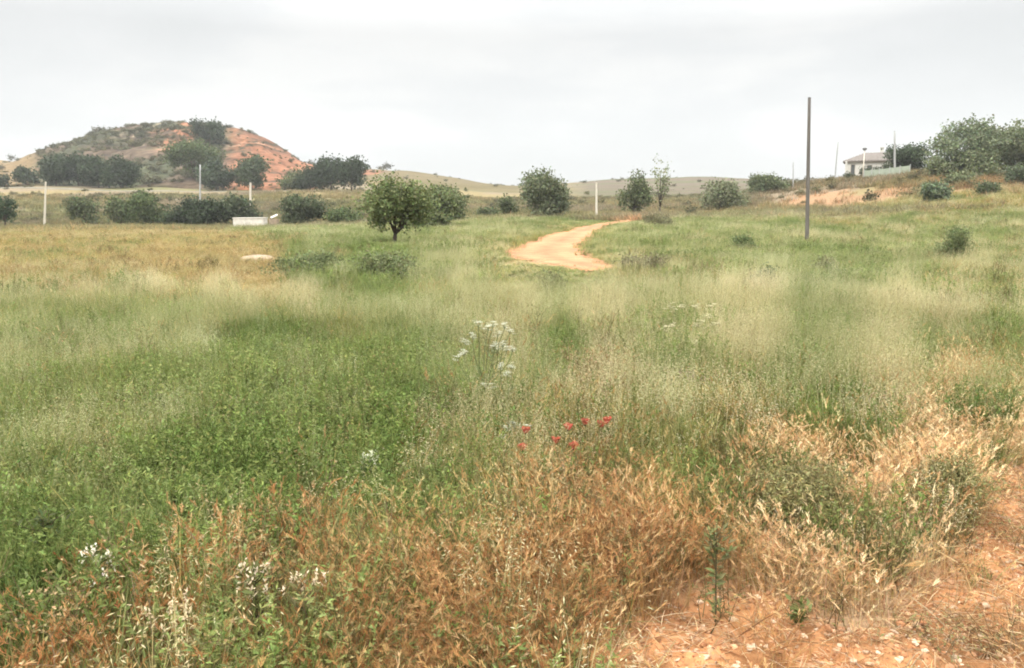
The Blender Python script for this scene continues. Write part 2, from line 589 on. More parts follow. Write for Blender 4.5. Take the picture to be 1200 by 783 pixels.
CTRL = [
    (-150, 285, "tan"), (0, 285, "tan"), (100, 283, "tan"), (200, 280, "tan"), (300, 272, "lgreen"), (400, 280, "lgreen"),
    (550, 280, "lgreen"), (620, 290, "lgreen"), (720, 280, "lgreen"), (800, 280, "lgreen"), (900, 270, "lgreen"), (1050, 268, "lgreen"), (1150, 275, "lgreen"),
    (1000, 248, "olive"), (1100, 245, "olive"), (1200, 245, "olive"), (1350, 250, "olive"),
    (-150, 320, "tan"), (0, 315, "tan"), (150, 312, "tan"), (240, 318, "tan"), (70, 300, "tan"), (70, 328, "tan"), (170, 295, "tan"), (290, 300, "tan"), (300, 320, "tan"), (230, 300, "tan"), (340, 312, "green"), (450, 312, "green"), (550, 325, "lgreen"),
    (700, 340, "lgreen"), (760, 318, "olive"), (900, 305, "lgreen"), (1050, 315, "lgreen"), (1180, 325, "lgreen"), (1350, 310, "lgreen"),
    (-150, 360, "pale"), (50, 350, "pale"), (200, 355, "pale"), (350, 362, "pale"), (30, 395, "lgreen"), (130, 395, "lgreen"), (450, 365, "lgreen"), (620, 370, "lgreen"),
    (740, 375, "pale"), (900, 365, "pale"), (1000, 350, "pale"), (1100, 360, "pale"), (1250, 360, "pale"),
    (-120, 440, "lgreen"), (30, 440, "lgreen"), (120, 440, "lgreen"), (60, 470, "green"), (230, 430, "green"), (330, 410, "green"), (430, 420, "green"), (540, 430, "green"), (660, 412, "green"),
    (730, 445, "mauve"), (800, 430, "pale"), (870, 410, "pale"), (960, 420, "pale"), (1060, 405, "green"), (1180, 400, "green"), (1120, 436, "pink"), (1300, 400, "green"),
    (-120, 500, "green"), (20, 495, "green"), (90, 515, "lgreen"), (200, 490, "green"), (330, 500, "green"), (450, 490, "green"), (560, 515, "olive"),
    (690, 490, "olive"), (800, 480, "olive"), (920, 470, "olive"), (1000, 500, "pink"), (1090, 510, "pink"), (1165, 470, "lgreen"), (1240, 490, "pink"), (1195, 540, "soil"), (1060, 478, "pink"), (960, 520, "pink"), (1060, 530, "pink"), (1130, 540, "pink"), (1125, 490, "pink"), (1000, 540, "pink"),
    (-120, 580, "green"), (40, 580, "green"), (150, 570, "green"), (280, 575, "green"), (390, 560, "green"), (480, 565, "lgreen"), (560, 575, "olive"), (620, 585, "mix"), (800, 525, "olive"), (800, 565, "olive"), (740, 580, "dry"),
    (860, 555, "dark"), (880, 600, "dark"), (950, 580, "dark"), (1030, 560, "pink"), (1105, 575, "dark"), (1190, 590, "soil"), (1300, 580, "soil"),
    (-120, 660, "green"), (30, 650, "green"), (130, 635, "green"), (250, 635, "green"), (160, 680, "mix"), (260, 675, "mix"), (350, 615, "mix"), (360, 660, "mix"), (425, 655, "dry"), (450, 600, "olive"), (35, 700, "green"), (520, 640, "dry"), (650, 640, "dry"), (760, 650, "dry"),
    (880, 640, "dry"), (1000, 625, "pink"), (930, 615, "pink"), (1000, 668, "soil"), (900, 690, "soil"), (1100, 640, "soil"), (1060, 610, "pink"), (1100, 645, "soil"), (1220, 660, "soil"),
    (-50, 760, "mix"), (100, 760, "mix"), (200, 750, "mix"), (330, 740, "mix"), (430, 760, "dry"), (560, 730, "dry"), (665, 730, "dry"), (640, 860, "dry"),
    (765, 735, "soil"), (880, 705, "soil"), (1000, 700, "soil"), (1130, 690, "soil"), (820, 720, "soil"), (940, 700, "soil"), (1070, 695, "soil"), (1190, 650, "soil"), (1150, 720, "soil"), (720, 765, "soil"), (1250, 760, "soil"), (800, 800, "soil"), (960, 800, "soil"), (200, 900, "mix"), (1000, 920, "soil"),
]
CU = np.array([c[0] for c in CTRL], float)
CV = np.array([c[1] for c in CTRL], float)
CZ = np.zeros((len(CTRL), len(ZN)))
for i, c in enumerate(CTRL):
    CZ[i, ZN.index(c[2])] = 1


def zone_weights(x, y):
    """share of each kind of cover at the field points (x, y)"""
    d = np.hypot(x, y)
    s = np.clip(d * 0.10, 0.35, 6.0)
    jx = (fbm(x / s, y / s, 4, 101) - 0.5) * s * 2.2
    jy = (fbm(x / s, y / s, 4, 131) - 0.5) * s * 3.4
    u, v = project(x + jx, np.maximum(y + jy, 1.2), base_h(x, y) + 0.22)
    out = np.zeros((len(x), len(ZN)))
    for a in range(0, len(x), 20000):
        uu, vv = np.clip(u[a:a + 20000], -200, 1400), np.clip(v[a:a + 20000], 240, 900)
        dd = ((uu[:, None] - CU) ** 2 + ((vv[:, None] - CV) * 1.7) ** 2) + 120
        w = dd ** -2.8
        out[a:a + 20000] = (w / w.sum(1, keepdims=True)) @ CZ
    # irregular patches inside every kind of cover: the field is never one even sward
    nat = 1 - out[:, [ZN.index("soil"), ZN.index("pink")]].sum(1) - 0.75 * out[:, ZN.index("dry")] - 0.7 * out[:, ZN.index("tan")]
    for zn, sc, sd, lo, hi, amt in (("olive", 1.1, 151, .57, .66, .5), ("lgreen", 1.5, 157, .56, .68, .6), ("pale", .8, 163, .58, .70, .5), ("green", 1.2, 169, .60, .70, .55)):
        sc = sc * np.clip(d / 9, .5, 4)
        k = smooth(lo, hi, fbm(x / sc, y / (sc * 1.8), 3, sd)) * amt * nat
        out *= (1 - k)[:, None]
        out[:, ZN.index(zn)] += k
    return out


PATH_C = [hit(u, v) for u, v in ((712, 319), (690, 312), (662, 306), (640, 299), (646, 289), (664, 279), (682, 271), (700, 265), (728, 260.5), (752, 257))]
PATH_W = [0.6, 0.9, 1.4, 1.7, 1.7, 1.6, 1.3, 1.2, 0.8, 0.6]


def catmull(pts, k=8):
    out = []
    P = [np.array(p, float) for p in pts]
    for i in range(len(P) - 1):
        p0, p1, p2, p3 = P[max(i - 1, 0)], P[i], P[i + 1], P[min(i + 2, len(P) - 1)]
        for j in range(k):
            t = j / k
            out.append(0.5 * (2 * p1 + (p2 - p0) * t + (2 * p0 - 5 * p1 + 4 * p2 - p3) * t * t + (3 * p1 - p0 - 3 * p2 + p3) * t ** 3))
    out.append(P[-1])
    return np.array(out)


PC = catmull([(p.x, p.y, w) for p, w in zip(PATH_C, PATH_W)], 18)


def path_gap(x, y):
    """distance to the path edge, negative on the path"""
    out = np.full(len(x), 1e9)
    for a in range(0, len(x), 40000):
        xx, yy = x[a:a + 40000, None], y[a:a + 40000, None]
        out[a:a + 40000] = (np.hypot(xx - PC[:, 0], yy - PC[:, 1]) - PC[:, 2]).min(1)
    return out


def ground_color(x, y):
    d = np.hypot(x, y)
    zw = zone_weights(x, y)
    near = zw @ np.array([ZONES[z]["g"] for z in ZN])
    # beyond the field: scrub, terraces, stubble and bare earth
    n = fbm(x / 16, y / 16, 4, 201)
    n2 = fbm(x / 40, y / 14, 4, 211)
    scrub = np.array([0.155, 0.145, 0.065])
    strw = np.array([0.22, 0.175, 0.085])
    mau = np.array([0.20, 0.155, 0.115])
    orange = np.array([0.29, 0.178, 0.098])
    k = smooth(0.42, 0.6, n2)[:, None]
    farc = scrub * (1 - k) + strw * k
    k = (smooth(0.5, 0.66, n) * 0.7)[:, None]
    farc = farc * (1 - k) + mau * k
    u, v = project(x, np.maximum(y, 1.0), ground_h(x, y))
    # stubble slope on the far left
    k = ((1 - smooth(35, 70, u)) * smooth(225, 260, d) * 0.9)[:, None]
    farc = farc * (1 - k) + np.array([0.24, 0.17, 0.085]) * k
    # brownish ridge right of the mound
    k = (smooth(330, 420, u) * (1 - smooth(600, 680, u)) * smooth(230, 290, d) * 0.75)[:, None]
    farc = farc * (1 - k) + (np.array([0.115, 0.088, 0.042]) * (0.75 + 0.5 * n[:, None])) * k
    # far slope in the middle: greyish mauve and olive bands
    k = (smooth(640, 700, u) * (1 - smooth(930, 1000, u)) * smooth(170, 230, d))[:, None]
    band = smooth(0.4, 0.6, fbm(x / 70, y / 22, 3, 221))[:, None]
    farc = farc * (1 - k) + (np.array([0.125, 0.10, 0.072]) * (1 - band) + np.array([0.105, 0.105, 0.055]) * band) * k
    # bare banks on the right
    nb = (fbm(x / 5, y / 5, 5, 231, .65) - 0.5) * 1.7
    b1 = smooth(912, 940, u + 40 * nb) * (1 - smooth(1050, 1085, u + 40 * nb)) * smooth(222, 228, v + 14 * nb + (u - 990) * 0.10) * (1 - smooth(239, 246, v + 12 * nb + (u - 990) * 0.06))
    b2 = smooth(1085, 1115, u + 40 * nb) * smooth(204, 211, v + 14 * nb + (u - 1140) * 0.08) * (1 - smooth(238, 246, v + 14 * nb))
    k = (np.clip(b1 + 0.8 * b2, 0, 1) * smooth(65, 75, d))[:, None]
    k2 = smooth(68, 92, d)[:, None]
    c = near * (1 - k2) + farc * k2
    c = c * (1 - k) + orange * (0.8 + 0.4 * n[:, None]) * k
    # worn earth beside the path
    pg = path_gap(x, y)
    k = ((1 - smooth(0.0, 1.2, pg + 0.8 * (fbm(x, y, 3, 241) - 0.5))) * 0.8)[:, None]
    return c * (1 - k) + np.array([0.40, 0.225, 0.125]) * k


def clods(x, y):
    return (fbm(x / 0.15, y / 0.15, 4, 301, .7) - 0.5) * 0.15 + (fbm(x / 0.6, y / 0.6, 2, 311) - 0.5) * 0.07


# ------------------------------------------------------------------ ground sheet
def polar_grid():
    az = np.concatenate([np.linspace(-180, -60, 41)[:-1], np.linspace(-60, 60, 381), np.linspace(60, 180, 41)[1:-1]])
    az = np.radians(az)
    rr = np.concatenate([[0.0], np.geomspace(0.6, 2.2, 40)[:-1], np.geomspace(2.2, 8, 230)[:-1], np.geomspace(8, 60, 170), np.geomspace(60.8, 460, 190), [560, 700, 900, 1400, 2500]])
    return az, rr


az, rr = polar_grid()
A, RR = np.meshgrid(az, rr)
gx, gy = (RR * np.sin(A)).ravel(), (RR * np.cos(A)).ravel()
gz = ground_h(gx, gy) - 3.0 * hill_mask(gx, gy)
gz -= 0.0
soil_w = zone_weights(gx, gy)[:, ZN.index("soil")] * (1 - smooth(8, 14, np.hypot(gx, gy)))
gz += soil_w * clods(gx, gy)
na, nr = len(az), len(rr)
I, J = np.meshgrid(np.arange(nr - 1), np.arange(na), indexing="ij")
J2 = (J + 1) % na
faces = np.stack([I * na + J, I * na + J2, (I + 1) * na + J2, (I + 1) * na + J], -1).reshape(-1, 4)[:, ::-1]
gcol = ground_color(gx, gy)
mott = 1 + soil_w * ((fbm(gx / .11, gy / .11, 4, 331, .7) - .5) * 1.5 + (fbm(gx / .5, gy / .5, 3, 337) - .5) * .8)
gcol = np.clip(gcol * mott[:, None], .02, .8)
me = make_mesh("ground", np.stack([gx, gy, gz], 1), faces, M_EARTH, gcol, True)
ground = obj("ground", me)
tag(ground, "rough grassy field rising to low hills", None, None, "structure")

# ------------------------------------------------------------------ the red mound
hx = np.linspace(-254, -48, 300)
hy = np.concatenate([np.linspace(HILL_Y0 - 4, 340, 200), np.linspace(342, 450, 30)])
HXX, HYY = np.meshgrid(hx, hy)
xx, yy = HXX.ravel(), HYY.ravel()
hm = hill_mask(xx, yy)
gh = ground_h(xx, yy)
hz = np.where(hm > 0.05, np.maximum(hill_h(xx, yy), gh - 1.5), gh - 2.0)
hz = hz - 2.5 * (1 - smooth(0.0, 0.5, hm))
u, v = project(xx, yy, hz)
n1 = fbm(xx / 11, hz / 5, 4, 401)
n2 = fbm(xx / 5, hz / 2.2, 4, 411)
def stretch(n, k=2.6):
    return np.clip((n - .5) * k + .5, 0, 1)


n4 = stretch(fbm(xx / 1.3, yy / 3.0, 3, 431, .7))
green = np.array([0.058, 0.062, 0.033])
red = np.array([0.225, 0.098, 0.052])
brown = np.array([0.105, 0.075, 0.05])
pale = np.array([0.44, 0.34, 0.25])
kr = smooth(255, 285, u) * 0.85 + smooth(168, 195, u) * (1 - smooth(215, 250, u)) * smooth(0.42, 0.5, n1) * (1 - smooth(172, 182, v)) * 0.95
n3 = stretch(fbm(xx / 2.6, hz / 1.1, 4, 421, .65), 2.2)
kr = np.clip(kr * smooth(0.22, 0.38, n2) * smooth(0.08, .28, n3), 0, 1)[:, None]
kb = smooth(0.4, 0.6, n1)[:, None]
hc = (green * (1 - kb) + brown * kb) * (.30 + .75 * n3[:, None] + .65 * n4[:, None])
hc = hc * .85 * (1 - kr) + red * (0.35 + 0.4 * n2[:, None] + .6 * n3[:, None] + .4 * n4[:, None]) * kr
kp = (smooth(0.66, 0.82, n3) * smooth(.42, .5, n2) * smooth(120, 160, u) * (1 - smooth(158, 190, v)) * 0.45)[:, None]
hc = hc * (1 - kp) + pale * kp
ky = ((1 - smooth(30, 55, u)) * 0.9)[:, None]
hc = hc * (1 - ky) + np.array([0.19, 0.135, 0.07]) * ky
nx_, ny_ = len(hx), len(hy)
I, J = np.meshgrid(np.arange(ny_ - 1), np.arange(nx_ - 1), indexing="ij")
faces = np.stack([I * nx_ + J, I * nx_ + J + 1, (I + 1) * nx_ + J + 1, (I + 1) * nx_ + J], -1).reshape(-1, 4)
hill = obj("hill", make_mesh("hill", np.stack([xx, yy, hz], 1), faces, M_HILL, hc, True))
tag(hill, "flat topped mound of red earth and scrub", None, None, "structure")


# ------------------------------------------------------------------ path and far road
def strip(name, cx, mat, color, lift, label, cross=13, crown=0.0, seed=0, rag=0.35):
    cx = np.asarray(cx)
    t = np.gradient(cx[:, :2], axis=0)
    t /= np.linalg.norm(t, axis=1, keepdims=True) + 1e-9
    nrm = np.stack([-t[:, 1], t[:, 0]], 1)
    vs, cs = [], []
    for i in range(len(cx)):
        for k in range(cross):
            s = -1 + 2 * k / (cross - 1)
            w = cx[i, 2]
            e = w * s
            if k in (0, cross - 1):
                e *= 1 + rag * (vnoise(np.array([i * 0.35]), np.array([k * 3.1]), seed)[0] - 0.3)
            p = cx[i, :2] + nrm[i] * e
            z = float(surf_h(p[0], p[1])[0])
            edge = abs(s) > 0.99
            vs.append((p[0], p[1], z + (lift * -0.5 if edge else lift + crown * (1 - s * s) + lift * 1.6 * (fbm(np.array([p[0] / .7]), np.array([p[1] / .7]), 3, seed)[0] - .5))))
            f = 0.74 + 0.5 * fbm(np.array([p[0] * 0.9]), np.array([p[1] * 0.9]), 3, seed + 3)[0] + (0.22 * (1 - abs(abs(s) - .45) * 3) if abs(abs(s) - .45) < .33 else -.08)
            cs.append([c * f for c in color])
    n = len(cx)
    I, J = np.meshgrid(np.arange(n - 1), np.arange(cross - 1), indexing="ij")
    fc = np.stack([I * cross + J, I * cross + J + 1, (I + 1) * cross + J + 1, (I + 1) * cross + J], -1).reshape(-1, 4)[:, ::-1]
    o = obj(name, make_mesh(name, vs, fc, mat, np.array(cs, np.float32), True))
    return tag(o, label, None, None, "structure")


strip("dirt_path", PC, M_PATH, (0.37, 0.186, 0.10), 0.035, "winding bare orange earth path", seed=4)
road_c = catmull([(*at(u, d)[:2], 1.25) for u, d in ((-260, 205), (-100, 205), (0, 203), (80, 202), (160, 201), (240, 200), (320, 198), (420, 196), (470, 195))], 12)
strip("road", road_c, M_PATH, (0.185, 0.168, 0.125), 0.12, "pale country road along the foot of the mound", seed=9)


# ------------------------------------------------------------------ tufts and scatter
TUFTS = {}


def collection(name, objs):
    c = bpy.data.collections.new(name)
    for o in objs:
        c.objects.link(o)
    TUFTS[name] = c
    return c


def jit(c, a=0.18):
    f = random.uniform(1 - a, 1 + a)
    return tuple(max(0.0, x * f * random.uniform(1 - a * .4, 1 + a * .4)) for x in c)


def fine_tuft(n, spread, h, w, seed):
    random.seed(seed)
    m = MB()
    for _ in range(n):
        r, th = spread * math.sqrt(random.random()), random.uniform(0, 6.283)
        hh = h * random.uniform(0.45, 1.1)
        c = jit((1, 1, 1), 0.25)
        if random.random() < 0.12:
            c = jit((2.2, 1.6, 1.5), 0.2)
        m.blade((r * math.cos(th), r * math.sin(th), -0.03), random.uniform(0, 6.283), hh, random.uniform(0.1, 0.75), w * random.uniform(.6, 1.3), c, 3, random.uniform(-.15, .35))
    return m.build("grass_tuft", M_TUFT, link=False)


def oat_tuft(n, stems, spread, h, w, seed, ear=1.0):
    random.seed(seed)
    m = MB()
    for _ in range(n):
        r, th = spread * math.sqrt(random.random()), random.uniform(0, 6.283)
        c = jit((0.62, 0.72, 0.52), 0.25)
        m.blade((r * math.cos(th), r * math.sin(th), -0.03), random.uniform(0, 6.283), h * random.uniform(.3, .75), random.uniform(.2, .9), w * random.uniform(.6, 1.3), c, 3, random.uniform(-.1, .4))
    for _ in range(stems):
        r, th = spread * math.sqrt(random.random()), random.uniform(0, 6.283)
        b = Vector((r * math.cos(th), r * math.sin(th), -0.03))
        a = random.uniform(0, 6.283)
        hh = h * random.uniform(.75, 1.25)
        dv = Vector((math.cos(a), math.sin(a), 0))
        lean = random.uniform(.05, .3)
        c = jit((1.0, .95, .8), .15)
        tip = m.blade(b, a, hh, lean, w * .45, c, 3)
        tip = Vector(tip)
        for k in range(random.randint(8, 13)):           # nodding spikelets
            p = tip - Vector((dv.x * lean, dv.y * lean, 1)) * hh * .36 * (k / 12) + dv * random.uniform(-.02, .05)
            d2 = Vector((random.uniform(-1, 1), random.uniform(-1, 1), random.uniform(-1.0, .3))) + dv * .8
            m.leaf(p, d2, random.uniform(.012, .026) * ear, .0022 * ear, jit((1.15, 1.12, 1.08), .15))
    return m.build("oat_tuft", M_TUFT, link=False)


def dry_tuft(n, stems, spread, h, w, seed, ear=1.0):
    random.seed(seed)
    m = MB()
    for _ in range(n):
        r, th = spread * math.sqrt(random.random()), random.uniform(0, 6.283)
        c = jit((.85, .8, .75), .3)
        m.blade((r * math.cos(th), r * math.sin(th), -0.03), random.uniform(0, 6.283), h * random.uniform(.25, 1.0), random.uniform(-.1, 1.0), w * random.uniform(.4, 1.2), c, 4, random.uniform(-.3, .5))
    for _ in range(stems):
        r, th = spread * math.sqrt(random.random()), random.uniform(0, 6.283)
        a = random.uniform(0, 6.283)
        hh = h * random.uniform(.5, 1.3)
        lean = random.uniform(.05, .5)
        tip = Vector(m.blade((r * math.cos(th), r * math.sin(th), -0.03), a, hh, lean, w * .4, jit((1, .85, .7), .2), 3, random.uniform(0, .25)))
        dv = Vector((math.cos(a), math.sin(a), 0))
        c0 = random.choice([(1.15, 1.05, .95), (1.0, .8, .68), (1.45, 1.5, 1.5), (.85, .6, .5)])
        up = (dv * random.uniform(.3, 1.2) + Vector((0, 0, random.uniform(.3, 1.3)))).normalized()
        for k in range(random.randint(9, 14)):           # brush-like bristly head
            p = tip + up * (random.uniform(-.045, .02)) * ear
            d2 = up + Vector((random.uniform(-.5, .5), random.uniform(-.5, .5), random.uniform(-.3, .3)))
            m.leaf(p, d2, random.uniform(.016, .036) * ear, .0018 * ear, jit(c0, .2))
    return m.build("dry_tuft", M_TUFT, link=False)


def herb_tuft(stems, spread, h, seed, size=1.0, flower=0.0):
    """leafy green herb with finely divided leaves"""
    random.seed(seed)
    m = MB()
    for _ in range(stems):
        r, th = spread * math.sqrt(random.random()), random.uniform(0, 6.283)
        b = Vector((r * math.cos(th), r * math.sin(th), -.02))
        a = random.uniform(0, 6.283)
        out = Vector((math.cos(a), math.sin(a), 0))
        hh = h * random.uniform(.5, 1.15)
        top = b + Vector((0, 0, hh)) + out * hh * random.uniform(.05, .5)
        m.tube([b, (b + top) * .5 + out * .01, top], [.0025, .002, .0012], jit((.85, .95, .8), .2), 3, False)
        nl = random.randint(22, 32)
        cl = jit((1, 1, 1), .2)
        for k in range(nl):
            t = random.uniform(.15, 1.02)
            p = b.lerp(top, min(t, 1))
            th2 = random.uniform(0, 6.283)
            dv = Vector((math.cos(th2), math.sin(th2), random.uniform(-.1, .9)))
            ln = random.uniform(.014, .036) * size
            m.leaf(p, dv, ln, ln * random.uniform(.13, .24), jit(cl, .25))
            if random.random() < .7:
                m.leaf(p + dv * ln * .4, dv + Vector((random.uniform(-1, 1), random.uniform(-1, 1), .2)), ln * .7, ln * .16, jit(cl, .22))
        if random.random() < flower:
            for k in range(6):
                th2 = k * 1.047
                m.leaf(top, (math.cos(th2), math.sin(th2), .15), .014, .005, (5.5, 4.6, 14), (0, 0, 1))
    return m.build("herb_tuft", M_TUFT, link=False)


def weed_tuft(stems, spread, h, seed, w=.0018, leafy=.4):
    """wiry branching weed, half dry"""
    random.seed(seed)
    m = MB()
    for _ in range(stems):
        r, th = spread * math.sqrt(random.random()), random.uniform(0, 6.283)
        b = Vector((r * math.cos(th), r * math.sin(th), -.03))
        a = random.uniform(0, 6.283)
        out = Vector((math.cos(a), math.sin(a), 0))
        hh = h * random.uniform(.5, 1.15)
        top = b + Vector((0, 0, hh)) + out * hh * random.uniform(.1, .55)
        c = jit((.9, .85, .8), .25)
        m.tube([b, b.lerp(top, .5) + Vector((random.uniform(-.02, .02), random.uniform(-.02, .02), 0)), top], [w * 1.4, w, w * .6], c, 3, False)
        for k in range(random.randint(4, 7)):
            p = b.lerp(top, random.uniform(.3, .98))
            d2 = Vector((random.uniform(-1, 1), random.uniform(-1, 1), random.uniform(.2, 1.3))).normalized()
            ln = hh * random.uniform(.12, .32)
            m.tube([p, p + d2 * ln], [w * .8, w * .4], c, 3, False)
            for q in range(3):
                if random.random() < leafy:
                    m.leaf(p + d2 * ln * random.uniform(.3, 1), (random.uniform(-1, 1), random.uniform(-1, 1), random.uniform(-.2, 1)), random.uniform(.018, .04), .005, jit((1.0, 1.15, .9), .25))
            if random.random() < .4:
                q = p + d2 * ln
                for z in range(4):
                    m.leaf(q, (random.uniform(-1, 1), random.uniform(-1, 1), random.uniform(0, 1)), .013, .005, jit((1.8, 1.7, 1.6), .2))
    return m.build("weed_tuft", M_TUFT, link=False)


collection("fine_grass_tufts", [fine_tuft(46, .13, .40, .0026, s) for s in range(4)] + [fine_tuft(34, .26, .46, .0075, s + 10) for s in range(3)])
collection("oat_grass_tufts", [oat_tuft(20, 15, .13, .52, .0024, s + 20) for s in range(4)] + [oat_tuft(18, 18, .28, .55, .005, s + 30, 1.35) for s in range(3)])
collection("dry_grass_tufts", [dry_tuft(44, 20, .13, .36, .0015, s + 40) for s in range(4)] + [dry_tuft(32, 20, .26, .40, .0045, s + 50, 1.5) for s in range(3)])
collection("leafy_herb_tufts", [herb_tuft(14, .13, .36, s + 60, 1.0, .02) for s in range(4)] + [herb_tuft(13, .27, .42, s + 70, 1.9) for s in range(3)])
collection("wiry_weed_tufts", [weed_tuft(10, .12, .42, s + 80) for s in range(4)] + [weed_tuft(10, .25, .48, s + 90, .004) for s in range(3)])


def scatter(name, label, P, rot, scl, var, tint, coll):
    me = bpy.data.meshes.new(name)
    n = len(P)
    me.vertices.add(n)
    me.vertices.foreach_set("co", P.astype(np.float32).ravel())
    for an, ty, key, arr in (("rot", "FLOAT_VECTOR", "vector", rot), ("scl", "FLOAT_VECTOR", "vector", scl), ("variant", "INT", "value", var)):
        a = me.attributes.new(an, ty, "POINT")
        a.data.foreach_set(key, np.ascontiguousarray(arr, np.int32 if ty == "INT" else np.float32).ravel())
    a = me.attributes.new("tint", "FLOAT_COLOR", "POINT")
    c = np.ones((n, 4), np.float32)
    c[:, :3] = tint
    a.data.foreach_set("color", c.ravel())
    o = obj(name, me)
    g = bpy.data.node_groups.new(name, "GeometryNodeTree")
    g.interface.new_socket(name="Geometry", in_out="INPUT", socket_type="NodeSocketGeometry")
    g.interface.new_socket(name="Geometry", in_out="OUTPUT", socket_type="NodeSocketGeometry")
    gi, go = g.nodes.new("NodeGroupInput"), g.nodes.new("NodeGroupOutput")
    ci = g.nodes.new("GeometryNodeCollectionInfo")
    ci.inputs["Collection"].default_value = coll
    ci.inputs["Separate Children"].default_value = True
    ci.inputs["Reset Children"].default_value = True
    ip = g.nodes.new("GeometryNodeInstanceOnPoints")
    ip.inputs["Pick Instance"].default_value = True

    def named(nm, ty):
        q = g.nodes.new("GeometryNodeInputNamedAttribute")
        q.data_type = ty
        q.inputs[0].default_value = nm
        return q.outputs[0]
    g.links.new(gi.outputs[0], ip.inputs["Points"])
    g.links.new(ci.outputs[0], ip.inputs["Instance"])
    g.links.new(named("variant", "INT"), ip.inputs["Instance Index"])
    e2r = g.nodes.new("FunctionNodeEulerToRotation")
    g.links.new(named("rot", "FLOAT_VECTOR"), e2r.inputs[0])
    g.links.new(e2r.outputs[0], ip.inputs["Rotation"])
    g.links.new(named("scl", "FLOAT_VECTOR"), ip.inputs["Scale"])
    g.links.new(ip.outputs[0], go.inputs[0])
    md = o.modifiers.new("scatter", "NODES")
    md.node_group = g
    return tag(o, label, None, None, "stuff")


def field_points(rho0, d0, power, dmin, dmax, amax=0.86):
    """random points whose density falls with distance"""
    d = np.geomspace(dmin, dmax, 2000)
    rho = np.where(d < d0, rho0, rho0 * (d0 / d) ** power)
    pdf = rho * d * 2 * amax
    cum = np.concatenate([[0], np.cumsum((pdf[1:] + pdf[:-1]) / 2 * np.diff(d))])
    n = int(cum[-1])
    r = np.interp(rng.random(n) * cum[-1], cum, d)
    a = (rng.random(n) * 2 - 1) * amax
    keep = ~((np.abs(a) > 0.72) & (rng.random(n) < 0.5))
    return (r * np.sin(a))[keep], (r * np.cos(a))[keep]


HT = np.array([ZONES[z]["h"] for z in ZN])
CLEAR = []            # (x, y, r): spots kept free of tufts (trunks, slabs)


def species(name, label, idx, coll, rho0, d0, power, dmax, tints, hscale=1.0, zone_tint=None):
    x, y = field_points(rho0, d0, power, 1.3, dmax)
    zw = zone_weights(x, y)
    sw = zw @ np.array([ZONES[z]["w"][idx] for z in ZN])
    if idx == 1:                                    # few oats close by, where brome and weeds take over
        sw = sw * (0.15 + 0.85 * smooth(4.2, 6.5, np.hypot(x, y)))
    patch = 0.55 + 0.9 * fbm(x / 1.3, y / 1.3, 3, 500 + idx)
    d = np.hypot(x, y)
    pg = path_gap(x, y)
    keep = (rng.random(len(x)) < sw * patch) & (pg > -0.8 * rng.random(len(x)) ** 3 + 0.08)
    x, y, zw, d, pg = x[keep], y[keep], zw[keep], d[keep], pg[keep]
    n = len(x)
    z = ground_h(x, y) + 0.0
    h = (zw @ HT) * hscale * (0.55 + 0.85 * fbm(x / 1.7, y / 1.7, 3, 520 + idx)) * rng.uniform(0.75, 1.2, n)
    # low turf in front of and beside the path
    u, v = project(x, y, z)
    h *= 1 - 0.78 * smooth(560, 600, u) * (1 - smooth(690, 725, u)) * smooth(14, 18, y) * (1 - smooth(27, 32, y))
    h *= 0.55 + 0.45 * smooth(0.2, 2.0, pg)
    h *= 1 - 0.6 * smooth(55, 65, y) * (1 - smooth(2.5, 4.5, pg))
    far = smooth(14, 26, d + rng.normal(0, 2.5, n)) > 0.5
    grow = 1 + 0.6 * smooth(30, 80, d)
    scl = np.stack([(0.75 + 0.25 * h) * grow] * 2 + [h * (1 + 0.15 * smooth(30, 80, d))], 1)
    var = np.where(far, rng.integers(4, 7, n), rng.integers(0, 4, n))
    rot = np.stack([rng.normal(0, .10, n), rng.normal(0, .10, n), rng.uniform(0, 6.283, n)], 1)
    T = np.array(tints)
    k = fbm(x / 2.4, y / 2.4, 3, 540 + idx) * (len(T) - 1) * 1.5 - (len(T) - 1) * .25 + rng.normal(0, .4, n)
    k = np.clip(k, 0, len(T) - 1.001)
    i = k.astype(int)
    f = (k - i)[:, None]
    tint = T[i] * (1 - f) + T[i + 1] * f
    if zone_tint:
        for zn, mul in zone_tint.items():
            q = zw[:, ZN.index(zn)][:, None]
            tint = tint * (1 - q + q * np.array(mul))
    tint = tint * rng.uniform(.82, 1.18, (n, 1))
    return scatter(name, label, np.stack([x, y, z], 1), rot, scl, var, tint, coll)


species("fine_grass", "fine green and yellowing grass blades all over the field", 0, TUFTS["fine_grass_tufts"], 95, 7, 1.25, 96,
        [(.14, .165, .048), (.22, .235, .082), (.305, .30, .135)],
        zone_tint={"green": (.68, .85, .70), "tan": (1.45, 1.2, 1.15), "pale": (1.4, 1.4, 1.6), "olive": (1.1, .95, .85), "lgreen": (1.2, 1.2, 1.2)})
species("oat_grass", "pale oat grass with nodding seed heads", 1, TUFTS["oat_grass_tufts"], 75, 7, 1.25, 96,
        [(.36, .34, .19), (.49, .44, .27), (.58, .53, .36)],
        zone_tint={"lgreen": (.72, .82, .72), "green": (.5, .65, .5), "tan": (.78, .73, .62), "mix": (.95, .82, .7)})
species("dry_grass", "brown and orange dry brome grass in the foreground", 2, TUFTS["dry_grass_tufts"], 110, 7, 1.3, 96,
        [(.255, .15, .066), (.40, .262, .122), (.56, .42, .25)],
        zone_tint={"pink": (1.3, 1.45, 1.65), "tan": (.85, 1.0, 1.0), "mix": (.95, .82, .75), "olive": (.8, .95, .8)})
